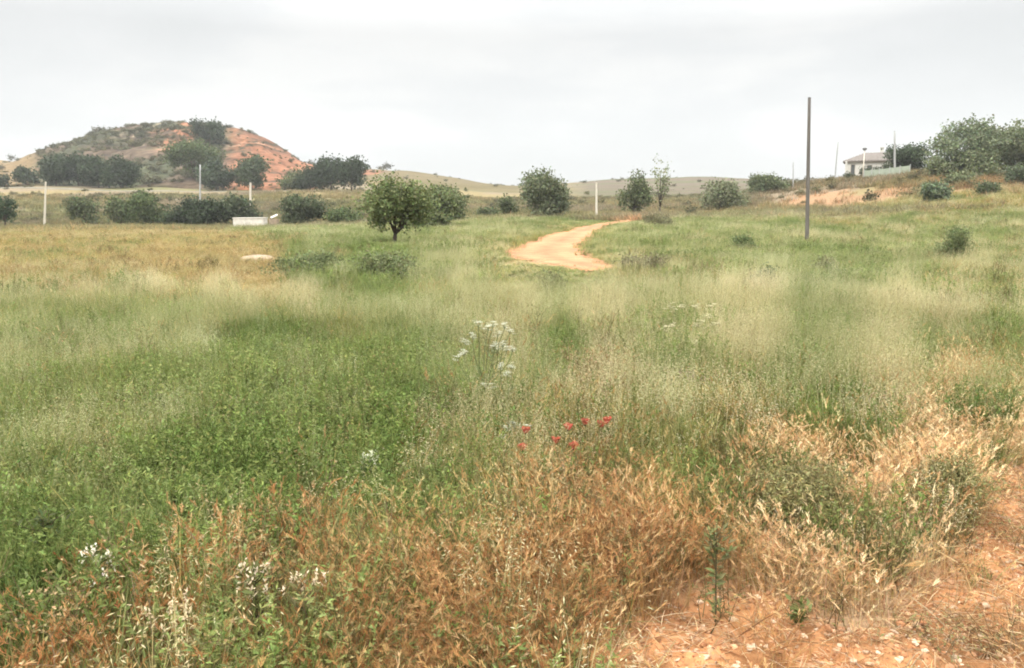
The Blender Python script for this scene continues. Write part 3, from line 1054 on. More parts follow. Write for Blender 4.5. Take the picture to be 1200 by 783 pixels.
species("leafy_herbs", "low leafy green herbs growing in patches", 3, TUFTS["leafy_herb_tufts"], 75, 7, 1.25, 80,
        [(.12, .165, .045), (.195, .245, .07), (.285, .315, .115)],
        zone_tint={"dark": (.9, .8, .9)})
species("wiry_weeds", "wiry half dry weeds among the grass", 4, TUFTS["wiry_weed_tufts"], 60, 7, 1.25, 80,
        [(.13, .12, .05), (.20, .165, .08), (.30, .23, .135)],
        zone_tint={"mauve": (1.25, 1.05, 1.25)})


# ------------------------------------------------------------------ pebbles, clods and straw on the bare soil
def rock_mesh(name, seed, mat, sub=1):
    import bmesh
    bm = bmesh.new()
    bmesh.ops.create_icosphere(bm, subdivisions=sub, radius=1)
    r = random.Random(seed)
    for vv in bm.verts:
        vv.co *= r.uniform(.65, 1.15)
        vv.co.z *= .62
    me = bpy.data.meshes.new(name)
    bm.to_mesh(me)
    bm.free()
    a = me.attributes.new("col", "FLOAT_COLOR", "POINT")
    a.data.foreach_set("color", np.ones(len(me.vertices) * 4, np.float32))
    me.materials.append(mat)
    return me


M_PEB, t_ = new_mat("pebble_material")
b_ = N(t_, "ShaderNodeAttribute", attribute_name="tint", attribute_type="INSTANCER")
p_ = N(t_, "ShaderNodeBsdfPrincipled")
p_.inputs["Roughness"].default_value = .9
L(t_, b_.outputs[0], p_.inputs["Base Color"])
o_ = N(t_, "ShaderNodeOutputMaterial")
L(t_, p_.outputs[0], o_.inputs[0])
collection("pebbles", [obj("pebble", rock_mesh("pebble", s, M_PEB), None, False) for s in range(5)])


def straw_bit(seed):
    random.seed(seed)
    m = MB()
    for _ in range(5):
        a = random.uniform(0, 6.283)
        p = Vector((random.uniform(-.1, .1), random.uniform(-.1, .1), random.uniform(.004, .03)))
        dv = Vector((math.cos(a), math.sin(a), random.uniform(-.1, .35)))
        ln = random.uniform(.05, .16)
        m.tube([p, p + dv * ln * .5 + Vector((0, 0, .006)), p + dv * ln], [.0014, .0016, .0008], jit((1, 1, 1), .25), 3, False)
    return m.build("straw", M_TUFT, link=False)


collection("straws", [straw_bit(s) for s in range(5)])


def litter(name, label, coll, rho, dmax, tints, size, zone, nvar, sink=0.0, flat=0.12):
    x, y = field_points(rho, 5, 1.2, 1.5, dmax)
    zw = zone_weights(x, y)
    w = sum(zw[:, ZN.index(z)] * k for z, k in zone.items())
    keep = (rng.random(len(x)) < w * (0.3 + 1.4 * fbm(x / .7, y / .7, 3, 600))) & (path_gap(x, y) > .1)
    x, y = x[keep], y[keep]
    n = len(x)
    sw = zone_weights(x, y)[:, ZN.index("soil")] * (1 - smooth(8, 14, np.hypot(x, y)))
    z = ground_h(x, y) + sw * clods(x, y)
    s = size[0] * np.exp(np.clip(rng.normal(0, size[1], n), -2, .95))
    scl = np.stack([s * rng.uniform(.7, 1.3, n), s * rng.uniform(.7, 1.3, n), s * rng.uniform(.7, 1.2, n)], 1)
    rot = np.stack([rng.normal(0, flat, n), rng.normal(0, flat, n), rng.uniform(0, 6.283, n)], 1)
    T = np.array(tints)
    tint = T[rng.integers(0, len(T), n)] * rng.uniform(.75, 1.2, (n, 1))
    return scatter(name, label, np.stack([x, y, z + s * sink], 1), rot, scl, rng.integers(0, nvar, n), tint, coll)


litter("gravel", "orange clods and pale pebbles on the bare soil", TUFTS["pebbles"], 2200, 16,
       [(.40, .195, .09), (.37, .17, .075), (.46, .26, .14), (.31, .14, .062), (.44, .24, .125), (.40, .21, .10), (.50, .32, .19), (.56, .42, .29)], (.0075, .6), {"soil": 1, "dry": .12, "pink": .25}, 5, .1, .4)
litter("straw_litter", "dry straw lying on the bare soil", TUFTS["straws"], 330, 18,
       [(.42, .28, .15), (.50, .36, .21), (.31, .17, .08), (.55, .43, .28)], (.8, .3), {"soil": 1.0, "dry": .9, "pink": 1.0, "mix": .4}, 5)


# ------------------------------------------------------------------ trees and shrubs
def crown_mesh(name, W, H, z0, n_lobes, n_leaf, leaf, color, seed, depth=None, dense=.55, top=0.0, ragged=.25, slim=1.0):
    """many leaves in clumps over and through a set of lobes; origin at the base of the tree"""
    r = np.random.default_rng(seed)
    depth = depth or W
    lobes = []
    zc, rz = z0 + (H - z0) * .5, (H - z0) * .5
    for i in range(n_lobes):
        a = r.uniform(0, 6.283)
        q = math.sqrt(r.uniform(0.02, 1)) * .68
        zz = r.uniform(-.62, .66)
        sq = math.sqrt(max(0.05, 1 - abs(zz) ** 2.2))
        lr = r.uniform(.26, .46)
        lobes.append((math.cos(a) * q * W / 2 * sq, math.sin(a) * q * depth / 2 * sq, zc + zz * rz * .95, lr * W / 2 * 1.05, lr * rz * 1.15))
    lobes.append((0, 0, zc - .05 * rz, W * .33, rz * .72))
    per = max(1, n_leaf // len(lobes))
    Cs, Cl, Out = [], [], []
    for (lx, ly, lz, lw, lh) in lobes:
        nc = max(3, per // 9)
        d = r.normal(size=(nc, 3))
        d /= np.linalg.norm(d, axis=1, keepdims=True)
        rad = r.random(nc)[:, None] ** (.35 if dense > .5 else .5) * (1 + ragged * r.normal(size=(nc, 1)) * .5)
        c = np.array([lx, ly, lz]) + d * rad * np.array([lw, lw, lh])
        k = 9
        cc = np.repeat(c, k, 0) + r.normal(size=(nc * k, 3)) * leaf * 1.1
        Cs.append(cc)
        Out.append(np.repeat(d, k, 0))
        f = r.uniform(.72, 1.32, nc) * r.uniform(.85, 1.15)
        Cl.append(np.repeat(f, k))
    C = np.concatenate(Cs)
    O = np.concatenate(Out)
    F = np.concatenate(Cl)
    ok = C[:, 2] > min(0.05, z0)
    C, O, F = C[ok], O[ok], F[ok]
    n = len(C)
    t = r.normal(size=(n, 3)) + O * .4 + np.array([0, 0, .25])
    t /= np.linalg.norm(t, axis=1, keepdims=True)
    s = np.cross(t, r.normal(size=(n, 3)) + O * .5)
    s /= np.linalg.norm(s, axis=1, keepdims=True) + 1e-9
    nn = np.cross(s, t)
    ln = leaf * r.uniform(.7, 1.4, (n, 1))
    wd = ln * r.uniform(.26, .42, (n, 1)) * slim
    v0, v2 = C - t * ln * .5, C + t * ln * .5
    v1, v3 = C + s * wd + nn * wd * .3, C - s * wd + nn * wd * .3
    V = np.stack([v0, v1, v2, v3], 1).reshape(-1, 3)
    b = np.arange(n) * 4
    Fc = np.concatenate([np.stack([b, b + 1, b + 2], 1), np.stack([b, b + 2, b + 3], 1)])
    col = np.array(color)[None] * F[:, None] * r.uniform(.8, 1.22, (n, 1)) * (1 + r.normal(0, .06, (n, 3)))
    return make_mesh(name, V, Fc, M_LEAF, np.repeat(col, 4, 0)), lobes


def tree(name, label, cat, pos, W, H, z0, color, seed, leaf, n_leaf=3000, n_lobes=9, trunk=.12, group=None, dense=.6, lean=0.0, depth=None, ragged=.14, slim=1.0):
    t = empty(name, (pos.x, pos.y, pos.z), label, cat, group)
    me, lobes = crown_mesh("crown", W, H, z0, n_lobes, n_leaf, leaf, color, seed, depth, dense, 0, ragged, slim)
    obj("crown", me, t)
    m = MB()
    r = random.Random(seed)
    zt = z0 + (H - z0) * .4
    fork = Vector((lean, 0, max(z0 * .85, zt * .35)))
    m.tube([(0, 0, -.3), (lean * .2, 0, fork.z * .4), fork], [trunk * 1.35, trunk, trunk * .85], n=7)
    m.tube([fork, (lean * .6, 0, zt), (lean * .3, .1, zt + (H - z0) * .35)], [trunk * .8, trunk * .5, trunk * .15], n=6)
    for lb in lobes[:min(7, len(lobes))]:
        e = Vector(lb[:3])
        mid = fork.lerp(e, .5) + Vector((r.uniform(-.1, .1), r.uniform(-.1, .1), -.08)) * H * .15
        m.tube([fork, mid, e], [trunk * .55, trunk * .33, trunk * .1], n=5)
    m.build("trunk", M_BARK, t, True)
    return t


def sized(u, d, vtop, vbase=None, wpx=None):
    """land position in column u at distance d, height and width in metres from their picture sizes"""
    p = at(u, d) if vbase is None else hit(u, vbase)
    dd = p.y
    rr_ = ray(u, vtop)
    return p, EYE + rr_[2] / rr_[1] * dd - p.z, wpx * dd / FPX
    _, vb = project(p.x, p.y, p.z)
    return p, (vb - vtop) * dd / FPX, wpx * dd / FPX


DARKG = (.052, .070, .036)
OLIVE = (.105, .124, .057)
MIDG = (.098, .126, .05)
GREYG = (.10, .11, .065)
T = [
    # name, label, category, u, d, v_top, width_px, crown start share, colour, leaf, n, lobes, group, dense
    ("tree", "dark round tree alone on the top of the red mound", "tree", 246, 330, 141, 36, .08, DARKG, .75, 1800, 8, None),
    ("tree", "broad dark tree at the left end of the row below the mound", "tree", 66, 214, 177, 48, .05, DARKG, .6, 2600, 9, "dark trees in a row below the mound"),
    ("tree", "low dark tree second from the left in the row below the mound", "tree", 92, 217, 181, 46, .05, DARKG, .6, 2600, 9, "dark trees in a row below the mound"),
    ("tree", "dark tree in the middle of the row below the mound", "tree", 116, 213, 183, 42, .05, DARKG, .6, 2400, 9, "dark trees in a row below the mound"),
    ("tree", "dark tree at the right end of the row below the mound", "tree", 142, 212, 186, 38, .05, DARKG, .6, 2400, 9, "dark trees in a row below the mound"),
    ("tree", "small dark tree standing apart on the tawny slope at the far left", "tree", 30, 225, 199, 22, .1, DARKG, .6, 1000, 6, None),
    ("bush", "dark bush cut by the left edge below the tawny slope", "bush", -2, 222, 207, 26, .0, DARKG, .55, 800, 5, None),
    ("tree", "tall green tree on the face of the mound below the summit tree", "tree", 229, 232, 166, 58, .06, MIDG, .6, 3400, 11, "trees at the foot of the red face"),
    ("tree", "dark tree in front of the tall green tree on the mound", "tree", 254, 214, 187, 44, .05, DARKG, .6, 2400, 9, "trees at the foot of the red face"),
    ("tree", "rounded dark tree at the right below the red face", "tree", 294, 215, 183, 40, .05, (.055, .07, .036), .6, 2400, 9, "trees at the foot of the red face"),
    ("bush", "grey green bush on the red slope left of the dark clump", "bush", 338, 208, 201, 34, .0, OLIVE, .5, 1200, 7, None),
    ("tree", "dark tree on the left of the clump right of the mound", "tree", 364, 205, 191, 34, .05, DARKG, .55, 2200, 8, "dark clump right of the mound"),
    ("tree", "tallest dark tree of the clump right of the mound", "tree", 388, 207, 182, 34, .08, DARKG, .55, 2400, 9, "dark clump right of the mound"),
    ("tree", "dark tree on the right edge of the clump right of the mound", "tree", 412, 205, 184, 34, .06, DARKG, .55, 2400, 9, "dark clump right of the mound"),
    ("bush", "low olive bush right behind the leftmost pale post", "bush", 101, 112, 231, 32, .0, OLIVE, .32, 1300, 7, "bushes along the field edge"),
    ("bush", "tall olive bush second along the field edge from the leftmost post", "bush", 143, 112, 232, 40, .0, OLIVE, .32, 1600, 8, "bushes along the field edge"),
    ("bush", "green bush in the middle of the field edge row", "bush", 178, 110, 229, 48, .0, MIDG, .32, 2200, 9, "bushes along the field edge"),
    ("bush", "low dark bush between the green bush and the long dark one", "bush", 208, 106, 244, 34, .0, DARKG, .3, 1300, 7, "bushes along the field edge"),
    ("bush", "wide dark bush left of the pale concrete tank", "bush", 243, 106, 234, 52, .0, DARKG, .32, 2600, 10, "bushes along the field edge"),
    ("bush", "dark bush touching the back of the pale concrete tank", "bush", 279, 107, 233, 46, .0, (.055, .068, .036), .32, 2400, 10, "bushes along the field edge"),
    ("bush", "dense round dark bush right of the pale concrete tank", "bush", 353, 92, 232, 54, .0, (.060, .072, .038), .26, 3000, 10, None),
    ("bush", "low light green bush between the round bush and the lone tree", "bush", 405, 88, 247, 44, .0, MIDG, .26, 1500, 8, None),
    ("bush", "spreading olive bush right behind the lone tree", "bush", 503, 60, 221, 62, .0, (.098, .115, .052), .2, 3400, 10, "bushes behind the lone tree"),
    ("bush", "olive bush to the right of the lone tree with a rounded top", "bush", 530, 74, 217, 58, .0, OLIVE, .2, 3200, 10, "bushes behind the lone tree"),
    ("bush", "small dark bush halfway between the lone tree and the path", "bush", 595, 105, 232, 22, .0, OLIVE, .26, 800, 6, None),
    ("bush", "low grey green bush left of the path head", "bush", 572, 100, 244, 22, .0, OLIVE, .26, 700, 5, None),
    ("tree", "big bushy grey green tree left of the path head", "tree", 643, 84, 201, 66, .02, (.095, .108, .06), .24, 5200, 14, None),
    ("tree", "upright bushy tree right of the pale middle pole", "tree", 742, 102, 205, 36, .06, (.09, .105, .05), .26, 2400, 9, None),
    ("tree", "slender thin tree with a sparse pale top", "tree", 773, 104, 189, 26, .10, (.15, .165, .085), .26, 520, 7, None),
    ("bush", "wide grey green bush in the middle distance right of the slender tree", "bush", 846, 104, 213, 52, .0, (.115, .125, .07), .28, 2600, 10, None),
    ("bush", "rounded bush on the skyline left of the tall wooden pole", "bush", 899, 128, 206, 46, .0, (.085, .10, .05), .3, 2400, 9, None),
    ("tree", "dark round tree beside the white house on the hilltop", "tree", 1066, 126, 168, 50, .0, DARKG, .32, 3200, 10, None),
    ("tree", "tall open crowned tree on the right hilltop", "tree", 1128, 100, 143, 74, .12, (.105, .125, .072), .30, 3600, 14, "trees on the right hilltop"),
    ("tree", "dense olive tree behind the tall open tree on the right hilltop", "tree", 1166, 106, 145, 70, .08, (.095, .108, .055), .30, 4200, 14, "trees on the right hilltop"),
    ("tree", "wide tree cut by the right edge on the hilltop", "tree", 1212, 100, 150, 80, .05, (.085, .098, .052), .30, 4200, 14, "trees on the right hilltop"),
    ("bush", "low broad bush under the trees on the right hilltop", "bush", 1138, 97, 176, 54, .0, (.09, .105, .055), .28, 2600, 10, None),
    ("bush", "dark bush hanging at the right edge above the bare bank", "bush", 1200, 84, 190, 46, .0, (.07, .085, .05), .25, 2400, 9, None),
    ("bush", "grey green bush on the bank crest below the open tree", "bush", 1103, 99, 186, 34, .0, (.10, .115, .06), .26, 1500, 8, None),
    ("bush", "dark green bush growing down the right bank", "bush", 1096, 79, 216, 34, .0, (.075, .095, .052), .24, 1600, 8, None),
    ("bush", "small dark bush on the bare right bank", "bush", 1155, 78, 217, 26, .0, (.07, .085, .042), .22, 1000, 7, None),
    ("bush", "bush on the crest between the two banks", "bush", 1122, 90, 204, 30, .0, (.10, .115, .058), .24, 900, 7, None),
]
for i, (nm, lab, cat, u, d, vt, wp, z0, colr, leaf, n, nl, grp) in enumerate(T):
    p, H, W = sized(u, d, vt, 168 if 'top of the red mound' in lab else None, wp)
    colr = tuple(c * (1.0 if colr in (DARKG, OLIVE, MIDG) else 1.5) for c in colr)
    sparse = "sparse" in lab or "open crowned" in lab
    tree(nm, lab, cat, p, W * (1.28 if grp == 'bushes along the field edge' else 1.14), H * 1.04, H * z0, colr, 1000 + i, leaf, int(n * (1.0 if 'sparse' in lab else 1.9)), nl, max(.05, H * .022), grp, .4 if sparse else .6, 0, None, .4 if sparse else .14)

# the lone tree with its dark trunk, and the small one at the left edge
p, H, W = sized(462, 0, 208, 292, 98)
tree("tree", "lone small green tree with a bare dark trunk in the field", "tree", p, W, H, H * .24, (.155, .185, .078), 3001, .12, 9500, 20, .10, None, .4, .06, None, .4)
p, H, W = sized(6, 80, 228, None, 26)
tree("tree", "small dark green tree with a crooked trunk at the left edge", "tree", p, W, H, H * .30, (.055, .085, .045), 3002, .22, 1200, 7, .10, None, .6, .1)

# shrubs standing in the field
F = [
    ("twiggy green shrub alone in the grass on the right", 1115, 311, 277, 46, (.105, .125, .055), .07, 2600, 9),
    ("low green shrub beside the tall wooden pole", 871, 300, 283, 34, (.085, .11, .045), .08, 1500, 8),
    ("low green shrub in the pale grass right of the path", 892, 348, 322, 40, (.10, .125, .06), .06, 1500, 8),
    ("mounded green shrub in front of the lone tree", 455, 333, 309, 92, (.115, .13, .06), .07, 3600, 12),
    ("mounded green shrub beside the pale flat rock", 362, 331, 307, 86, (.11, .13, .058), .07, 3200, 12),
    ("wiry brown green shrub at the near end of the path", 642, 352, 326, 36, (.12, .125, .06), .06, 1000, 7),
    ("low brownish shrub on the bank right of the path", 752, 325, 304, 60, (.125, .115, .065), .07, 1500, 9),
    ("low dark shrub at the far end of the path", 772, 269, 255, 42, (.115, .11, .062), .11, 1200, 8),
    ("flat dark shrub in the grass between the poles and the house", 968, 331, 312, 44, (.12, .12, .06), .06, 1100, 8),
]
for i, (lab, u, vb, vt, wp, colr, leaf, n, nl) in enumerate(F):
    p, H, W = sized(u, 0, vt, vb, wp)
    tree("shrub", lab, "shrub", p, W * 1.1, H * 1.25 + .1, 0.0, tuple(c * 1.35 for c in colr), 4000 + i, leaf, int(n * 1.5), nl, .02, "shrubs in the field", .45, 0, None, .5, .6)

# scrub on the mound and the far slopes: nobody could count it
sm = []
for s in range(4):
    me_, _ = crown_mesh("scrub_bush", 1.0, .75, 0, 5, 260, .17, (1, 1, 1), 7000 + s, None, .6)
    me_.materials.clear()
    me_.materials.append(M_TUFT)
    sm.append(obj("scrub_bush", me_, None, False))
collection("scrub_bushes", sm)


def scrub():
    P, S, C = [], [], []
    n = 45000
    a = rng.uniform(-.78, .78, n)
    d = np.sqrt(rng.uniform(92 ** 2, 460 ** 2, n))
    x, y = d * np.sin(a), d * np.cos(a)
    z = surf_h(x, y)
    u, v = project(x, y, z)
    nn = fbm(x / 20, y / 20, 4, 801)
    onhill = hill_mask(x, y) > .3
    dens = smooth(.44, .62, nn) * .30 * (1 - .96 * smooth(190, 240, d))
    dens = np.where(onhill, np.where(u > 262, .10, .95) * smooth(.25, .42, nn), dens)
    dens = np.where((u < 45) & (d > 220), .05, dens)
    bank = (u > 915) & (v > 222) & (v < 246) & (d < 120)
    dens = np.where((u > 1050) & (d < 130), np.maximum(dens, .30), dens)
    dens = np.where(bank & (u < 1060), dens * .4, dens)
    road = (y > 190) & (y < 210) & (x < 0)
    dens = np.where(road, dens * .25, dens)
    k = rng.random(n) < dens
    x, y, z, u, v, d, onhill = x[k], y[k], z[k], u[k], v[k], d[k], onhill[k]
    m = len(x)
    s = np.exp(rng.normal(0, .45, m)) * np.where(onhill, .85, .8 + .4 * smooth(100, 200, d))
    s = np.where(onhill, s, np.minimum(s, 1.3))
    col = np.array([.085, .088, .045]) * rng.uniform(.65, 1.35, (m, 1)) + rng.uniform(0, .05, (m, 1)) * np.array([1, .7, .35])
    scatter("scrub", "low scrub dotted over the far slopes", np.stack([x, y, z - .1], 1),
            np.stack([np.zeros(m), np.zeros(m), rng.uniform(0, 6.283, m)], 1), np.stack([s * 1.3, s * 1.3, s * rng.uniform(.6, 1.1, m)], 1),
            rng.integers(0, 4, m), col, TUFTS["scrub_bushes"])


scrub()
# rough tall grass and brush beyond the field, on the terraces and the right slope
x, y = field_points(2.6, 70, 1.0, 78, 215, .74)
z = ground_h(x, y)
u, v = project(x, y, z)
nb = fbm(x / 7, y / 7, 4, 231) - .5
bank = (u > 905) & (v + 14 * nb > 222) & (v + 12 * nb < 244) & (y > 66)
roadk = (y > 192) & (y < 207) & (u < 480)
keep = (rng.random(len(x)) < np.where(bank, .12, .8) * np.where(roadk, .05, 1)) & (path_gap(x, y) > .2)
x, y, z = x[keep], y[keep], z[keep]
n = len(x)
gc = ground_color(x, y)
s = rng.uniform(1.1, 2.2, n)
scatter("rough_grass", "rough grass on the terraces and slopes beyond the field", np.stack([x, y, z], 1),
        np.stack([rng.normal(0, .1, n), rng.normal(0, .1, n), rng.uniform(0, 6.28, n)], 1), np.stack([s * 1.7, s * 1.7, s], 1),
        rng.integers(4, 7, n), (gc * .8 + np.array([.09, .10, .04]) * .35) * rng.uniform(.75, 1.3, (n, 1)), TUFTS["fine_grass_tufts"])


# ------------------------------------------------------------------ poles
def pole(label, u, d, vtop, mat, r0, r1, vbase=None, cap=True, lean_px=0, square=False, group=None, name="utility_pole"):
    p, H, _ = sized(u, d, vtop, vbase, 1)
    t = empty(name, p, label, "pole", group)
    m = MB()
    hpx = H * FPX / p.y
    lx = (lean_px - (u - 600) * math.tan(PITCH) * hpx / FPX) * p.y / FPX
    pts = [(0, 0, -.4)] + [(lx * k / 6, 0, H * k / 6) for k in range(7)]
    m.tube(pts, [r0] + [r0 + (r1 - r0) * k / 6 for k in range(7)], n=4 if square else 12)
    m.build("shaft", mat, t, not square)
    if cap:
        c = MB()
        c.tube([(lx, 0, H), (lx, 0, H + .03)], [r1 * 1.12, r1 * 1.05], n=10)
        c.build("pole_cap", M_METAL, t)
    return t


G = "poles of the power line"
pole("tall weathered wooden pole standing bare in the right of the field", 945.5, 0, 115, M_WOODPOLE, .098, .070, 288, True, 3, group=G)
pole("pale concrete post in front of the dark tree row", 52, 94, 213, M_CONCPOLE, .16, .10, None, False, 1.5, True, G)
pole("thin grey pole in front of the trees at the foot of the mound", 234.5, 135, 193, M_GREYPOLE, .15, .11, None, False, 0, False, G)
pole("short pale post in front of the rounded tree below the red face", 293.5, 118, 214, M_CONCPOLE, .17, .15, None, False, 0, True, G)
pole("pale thin pole between the bushy trees at the head of the path", 699, 92, 214, M_CONCPOLE, .13, .09, None, False, 0, True, G)
pole("thin grey pole on the skyline just left of the tall wooden pole", 929.5, 128, 190, M_GREYPOLE, .10, .08, None, False, 0, False, G)
pole("slim leaning pole left of the white house", 978, 128, 167, M_GREYPOLE, .12, .085, None, True, 4, False, G)
pole("thin pole rising out of the dark tree beside the house", 1048.5, 122, 154, M_GREYPOLE, .16, .12, None, True, 0, False, G)

# lamp post in front of the house
p, H, _ = sized(1011, 122, 173, None, 1)
t = empty("lamp_post", p, "pale lamp post with a dark head in front of the white house", "lamp post")
m = MB()
m.tube([(0, 0, -.2), (0, 0, H - .35)], [.10, .08], n=8)
m.build("post", M_CONCPOLE, t, True)
m = MB()
m.tube([(0, 0, H - .42), (0, 0, H - .32), (0, 0, H - .08), (0, 0, H)], [.12, .30, .33, .10], n=10)
m.build("lamp_head", M_METAL, t)

# ------------------------------------------------------------------ the house
p = at(1020, 136)
house = empty("house", (p.x, p.y, p.z - .15), "small white house with a low tiled roof on the right hilltop", "house", None, R(-24))
w2, dp, eh, rh = 3.9, 3.2, 2.75, 4.15
m = MB()
m.add([(-w2, -dp, -1.0), (w2, -dp, -1.0), (w2, dp, -1.0), (-w2, dp, -1.0), (-w2, -dp, eh), (w2, -dp, eh), (w2, dp, eh), (-w2, dp, eh), (w2, 0, rh - .12), (-w2 + 2.6, 0, rh - .12)],
      [(0, 1, 5, 4), (1, 2, 6, 8, 5), (2, 3, 7, 6), (3, 0, 4, 7), (4, 5, 8, 9), (6, 7, 9, 8), (7, 4, 9)])
wall = m.build("wall", M_WALL, house)
m = MB()
e = .38
x0, x1, y0, y1 = -w2 - e, w2 + e, -dp - e, dp + e
top = [(x0, y0, eh - .05), (x1, y0, eh - .05), (x1, y1, eh - .05), (x0, y1, eh - .05), (x1, 0, rh), (x0 + 3.2, 0, rh)]
bot = [(a, b, c - .16) for a, b, c in top]
m.add(top + bot, [(0, 1, 4, 5), (2, 3, 5, 4), (3, 0, 5), (6, 11, 10, 7), (8, 10, 11, 9), (9, 11, 6), (0, 6, 7, 1), (1, 7, 10, 4), (4, 10, 8, 2), (2, 8, 9, 3), (3, 9, 6, 0)])
for k in range(17):
    xx_ = x0 + .5 + k * (x1 - x0 - 1) / 16
    ty = min(1, (xx_ - x0) / 3.2)
    m.tube([(xx_, y0, eh + .0), (xx_, y0 + (0 - y0) * ty, eh - .03 + (rh - eh) * ty)], .05, n=5)
m.build("roof", M_ROOF, house)
for (a, b, c, dd_) in ((-3.05, -2.35, .1, 2.15), (-.6, .2, 1.05, 2.0), (1.7, 2.5, 1.05, 2.0)):
    m = MB()
    f = .09
    yb = -dp - .05
    m.box((a, yb, c), (a + f, -dp + .02, dd_))
    m.box((b - f, yb, c), (b, -dp + .02, dd_))
    m.box((a + f, yb, c), (b - f, -dp + .02, c + f))
    m.box((a + f, yb, dd_ - f), (b - f, -dp + .02, dd_))
    w = m.build("door_frame" if c < .5 else "window", M_FRAME, house)
    m = MB()
    m.box((a + f, -dp - .02, c + f), (b - f, -dp + .01, dd_ - f))
    m.build("pane", M_DARK, w)
for k in (-3.7,):
    m = MB()
    m.tube([(k, -dp - 1.3, -1.0), (k, -dp - 1.3, eh - .1)], .16, n=8)
    m.build("porch_column", M_WALL, house)
m = MB()
m.box((1.2, .3, rh - .9), (1.75, .85, rh + .75))
m.box((1.12, .22, rh + .752), (1.83, .93, rh + .86))
m.build("chimney", M_WALL, house)
# green netted fence below it: posts and panels
fence = empty("fence", at(1026, 121), "pale grey green netted fence below the white house", "fence")
fl = fence.location
fp = [at(u, d) for u, d in ((1012, 121), (1021, 120.7), (1030, 120), (1042, 119), (1054, 118), (1066, 117))]
for i, q in enumerate(fp):
    m = MB()
    m.tube([(q.x - fl.x, q.y - fl.y, q.z - fl.z - .3), (q.x - fl.x, q.y - fl.y, q.z - fl.z + 1.45)], .05, n=6)
    m.build("post", M_GREYPOLE, fence)
for a, b in zip(fp[:-1], fp[1:]):
    m = MB()
    pts = []
    for k in range(7):
        s = a.lerp(b, k / 6)
        s.z = float(surf_h(s.x, s.y)[0])
        pts.append((s.x - fl.x, s.y - fl.y + .02 * math.sin(k * 1.3), s.z - fl.z))
    for k in range(6):
        s0, s1 = pts[k], pts[k + 1]
        sag = .05 * math.sin(k / 6 * 3.14)
        m.add([(s0[0], s0[1], s0[2] - .1), (s1[0], s1[1], s1[2] - .1), (s1[0], s1[1], s1[2] + 1.3 - sag), (s0[0], s0[1], s0[2] + 1.3 - sag),
               (s0[0], s0[1] + .02, s0[2] - .1), (s1[0], s1[1] + .02, s1[2] - .1), (s1[0], s1[1] + .02, s1[2] + 1.3 - sag), (s0[0], s0[1] + .02, s0[2] + 1.3 - sag)],
              [(0, 1, 2, 3), (7, 6, 5, 4), (3, 2, 6, 7)])
    m.build("net_panel", M_NET, fence)
for i, (u, d, vt, wp, lab) in enumerate(((995, 124, 205, 12, "small dark bush at the left corner of the white house"), (1014, 123, 195, 14, "dark bush in front of the white house wall"), (1027, 122, 194, 14, "low dark bush before the house window"), (1040, 122, 190, 16, "dark bush between the house and the round tree"))):
    p, H, W = sized(u, d, vt, None, wp)
    tree("bush", lab, "bush", p, W, H, 0, (.075, .09, .05), 5000 + i, .24, 600, 6, .04, "bushes round the house")

# ------------------------------------------------------------------ concrete tank, slab, rocks
p = at(294, 96)
tank = empty("water_tank", p, "low pale concrete water tank at the field edge", "tank", None, R(4))
m = MB()
W, D, H = 1.75, 1.0, 1.4
for lo, hi in (((-W, -D, -.6), (W, -D + .16, H)), ((-W, D - .16, -.6), (W, D, H)), ((-W, -D + .16, -.6), (-W + .16, D - .16, H)), ((W - .16, -D + .16, -.6), (W, D - .16, H))):
    m.box(lo, hi)
m.build("wall", M_CONC, tank)
m = MB()
m.box((-W - .06, -D - .06, H + .003), (W + .06, D + .06, H + .10))
m.build("lid", M_CONC, tank)
slab = MB()
slab.box((-.42, -.3, -.05), (.42, .3, .05))
p = at(322, 95)
so = slab.build("concrete_slab", M_CONC)
so.location = (p.x, p.y, p.z + 1.5)
so.rotation_euler = (.2, -.42, .3)
tag(so, "tilted pale slab propped beside the concrete tank", "slab")
st = MB()
st.box((-.5, -.3, -.5), (.5, .3, 1.2))
s2 = st.build("rubble_block", M_ROCK)
s2.location = (p.x - .1, p.y + .1, p.z)
tag(s2, "rough block of rubble under the tilted slab", "block")


def rock(label, u, v, w, h, seed, cat="rock", dpt=None, name="rock"):
    q = hit(u, v)
    me = rock_mesh(name, seed, M_ROCK, 3)
    r = random.Random(seed)
    co = np.zeros(len(me.vertices) * 3, np.float32)
    me.vertices.foreach_get("co", co)
    co = co.reshape(-1, 3)
    nz = 1 + .35 * (fbm(co[:, 0] * 1.7 + seed, co[:, 1] * 1.7 + co[:, 2], 3, seed) - .5)
    co = co / np.linalg.norm(co, axis=1, keepdims=True) * nz[:, None]
    co *= np.array([w / 2, (dpt or w * .7) / 2, h])
    me.vertices.foreach_set("co", co.astype(np.float32).ravel())
    o = obj(name, me)
    o.location = (q.x, q.y, q.z - h * .25)
    o.rotation_euler = (0, 0, r.uniform(-.4, .4))
    return tag(o, label, cat)


rock("pale flat rock lying in the tan grass at the left", 303, 307, 1.7, .36, 11, dpt=1.7)
rock("tiny pale stone left of the flat rock in the grass", 256, 313, .26, .16, 12)


# ------------------------------------------------------------------ single plants and flowers of the foreground
WHITE = (.66, .66, .55)
STEMG = (.19, .22, .095)


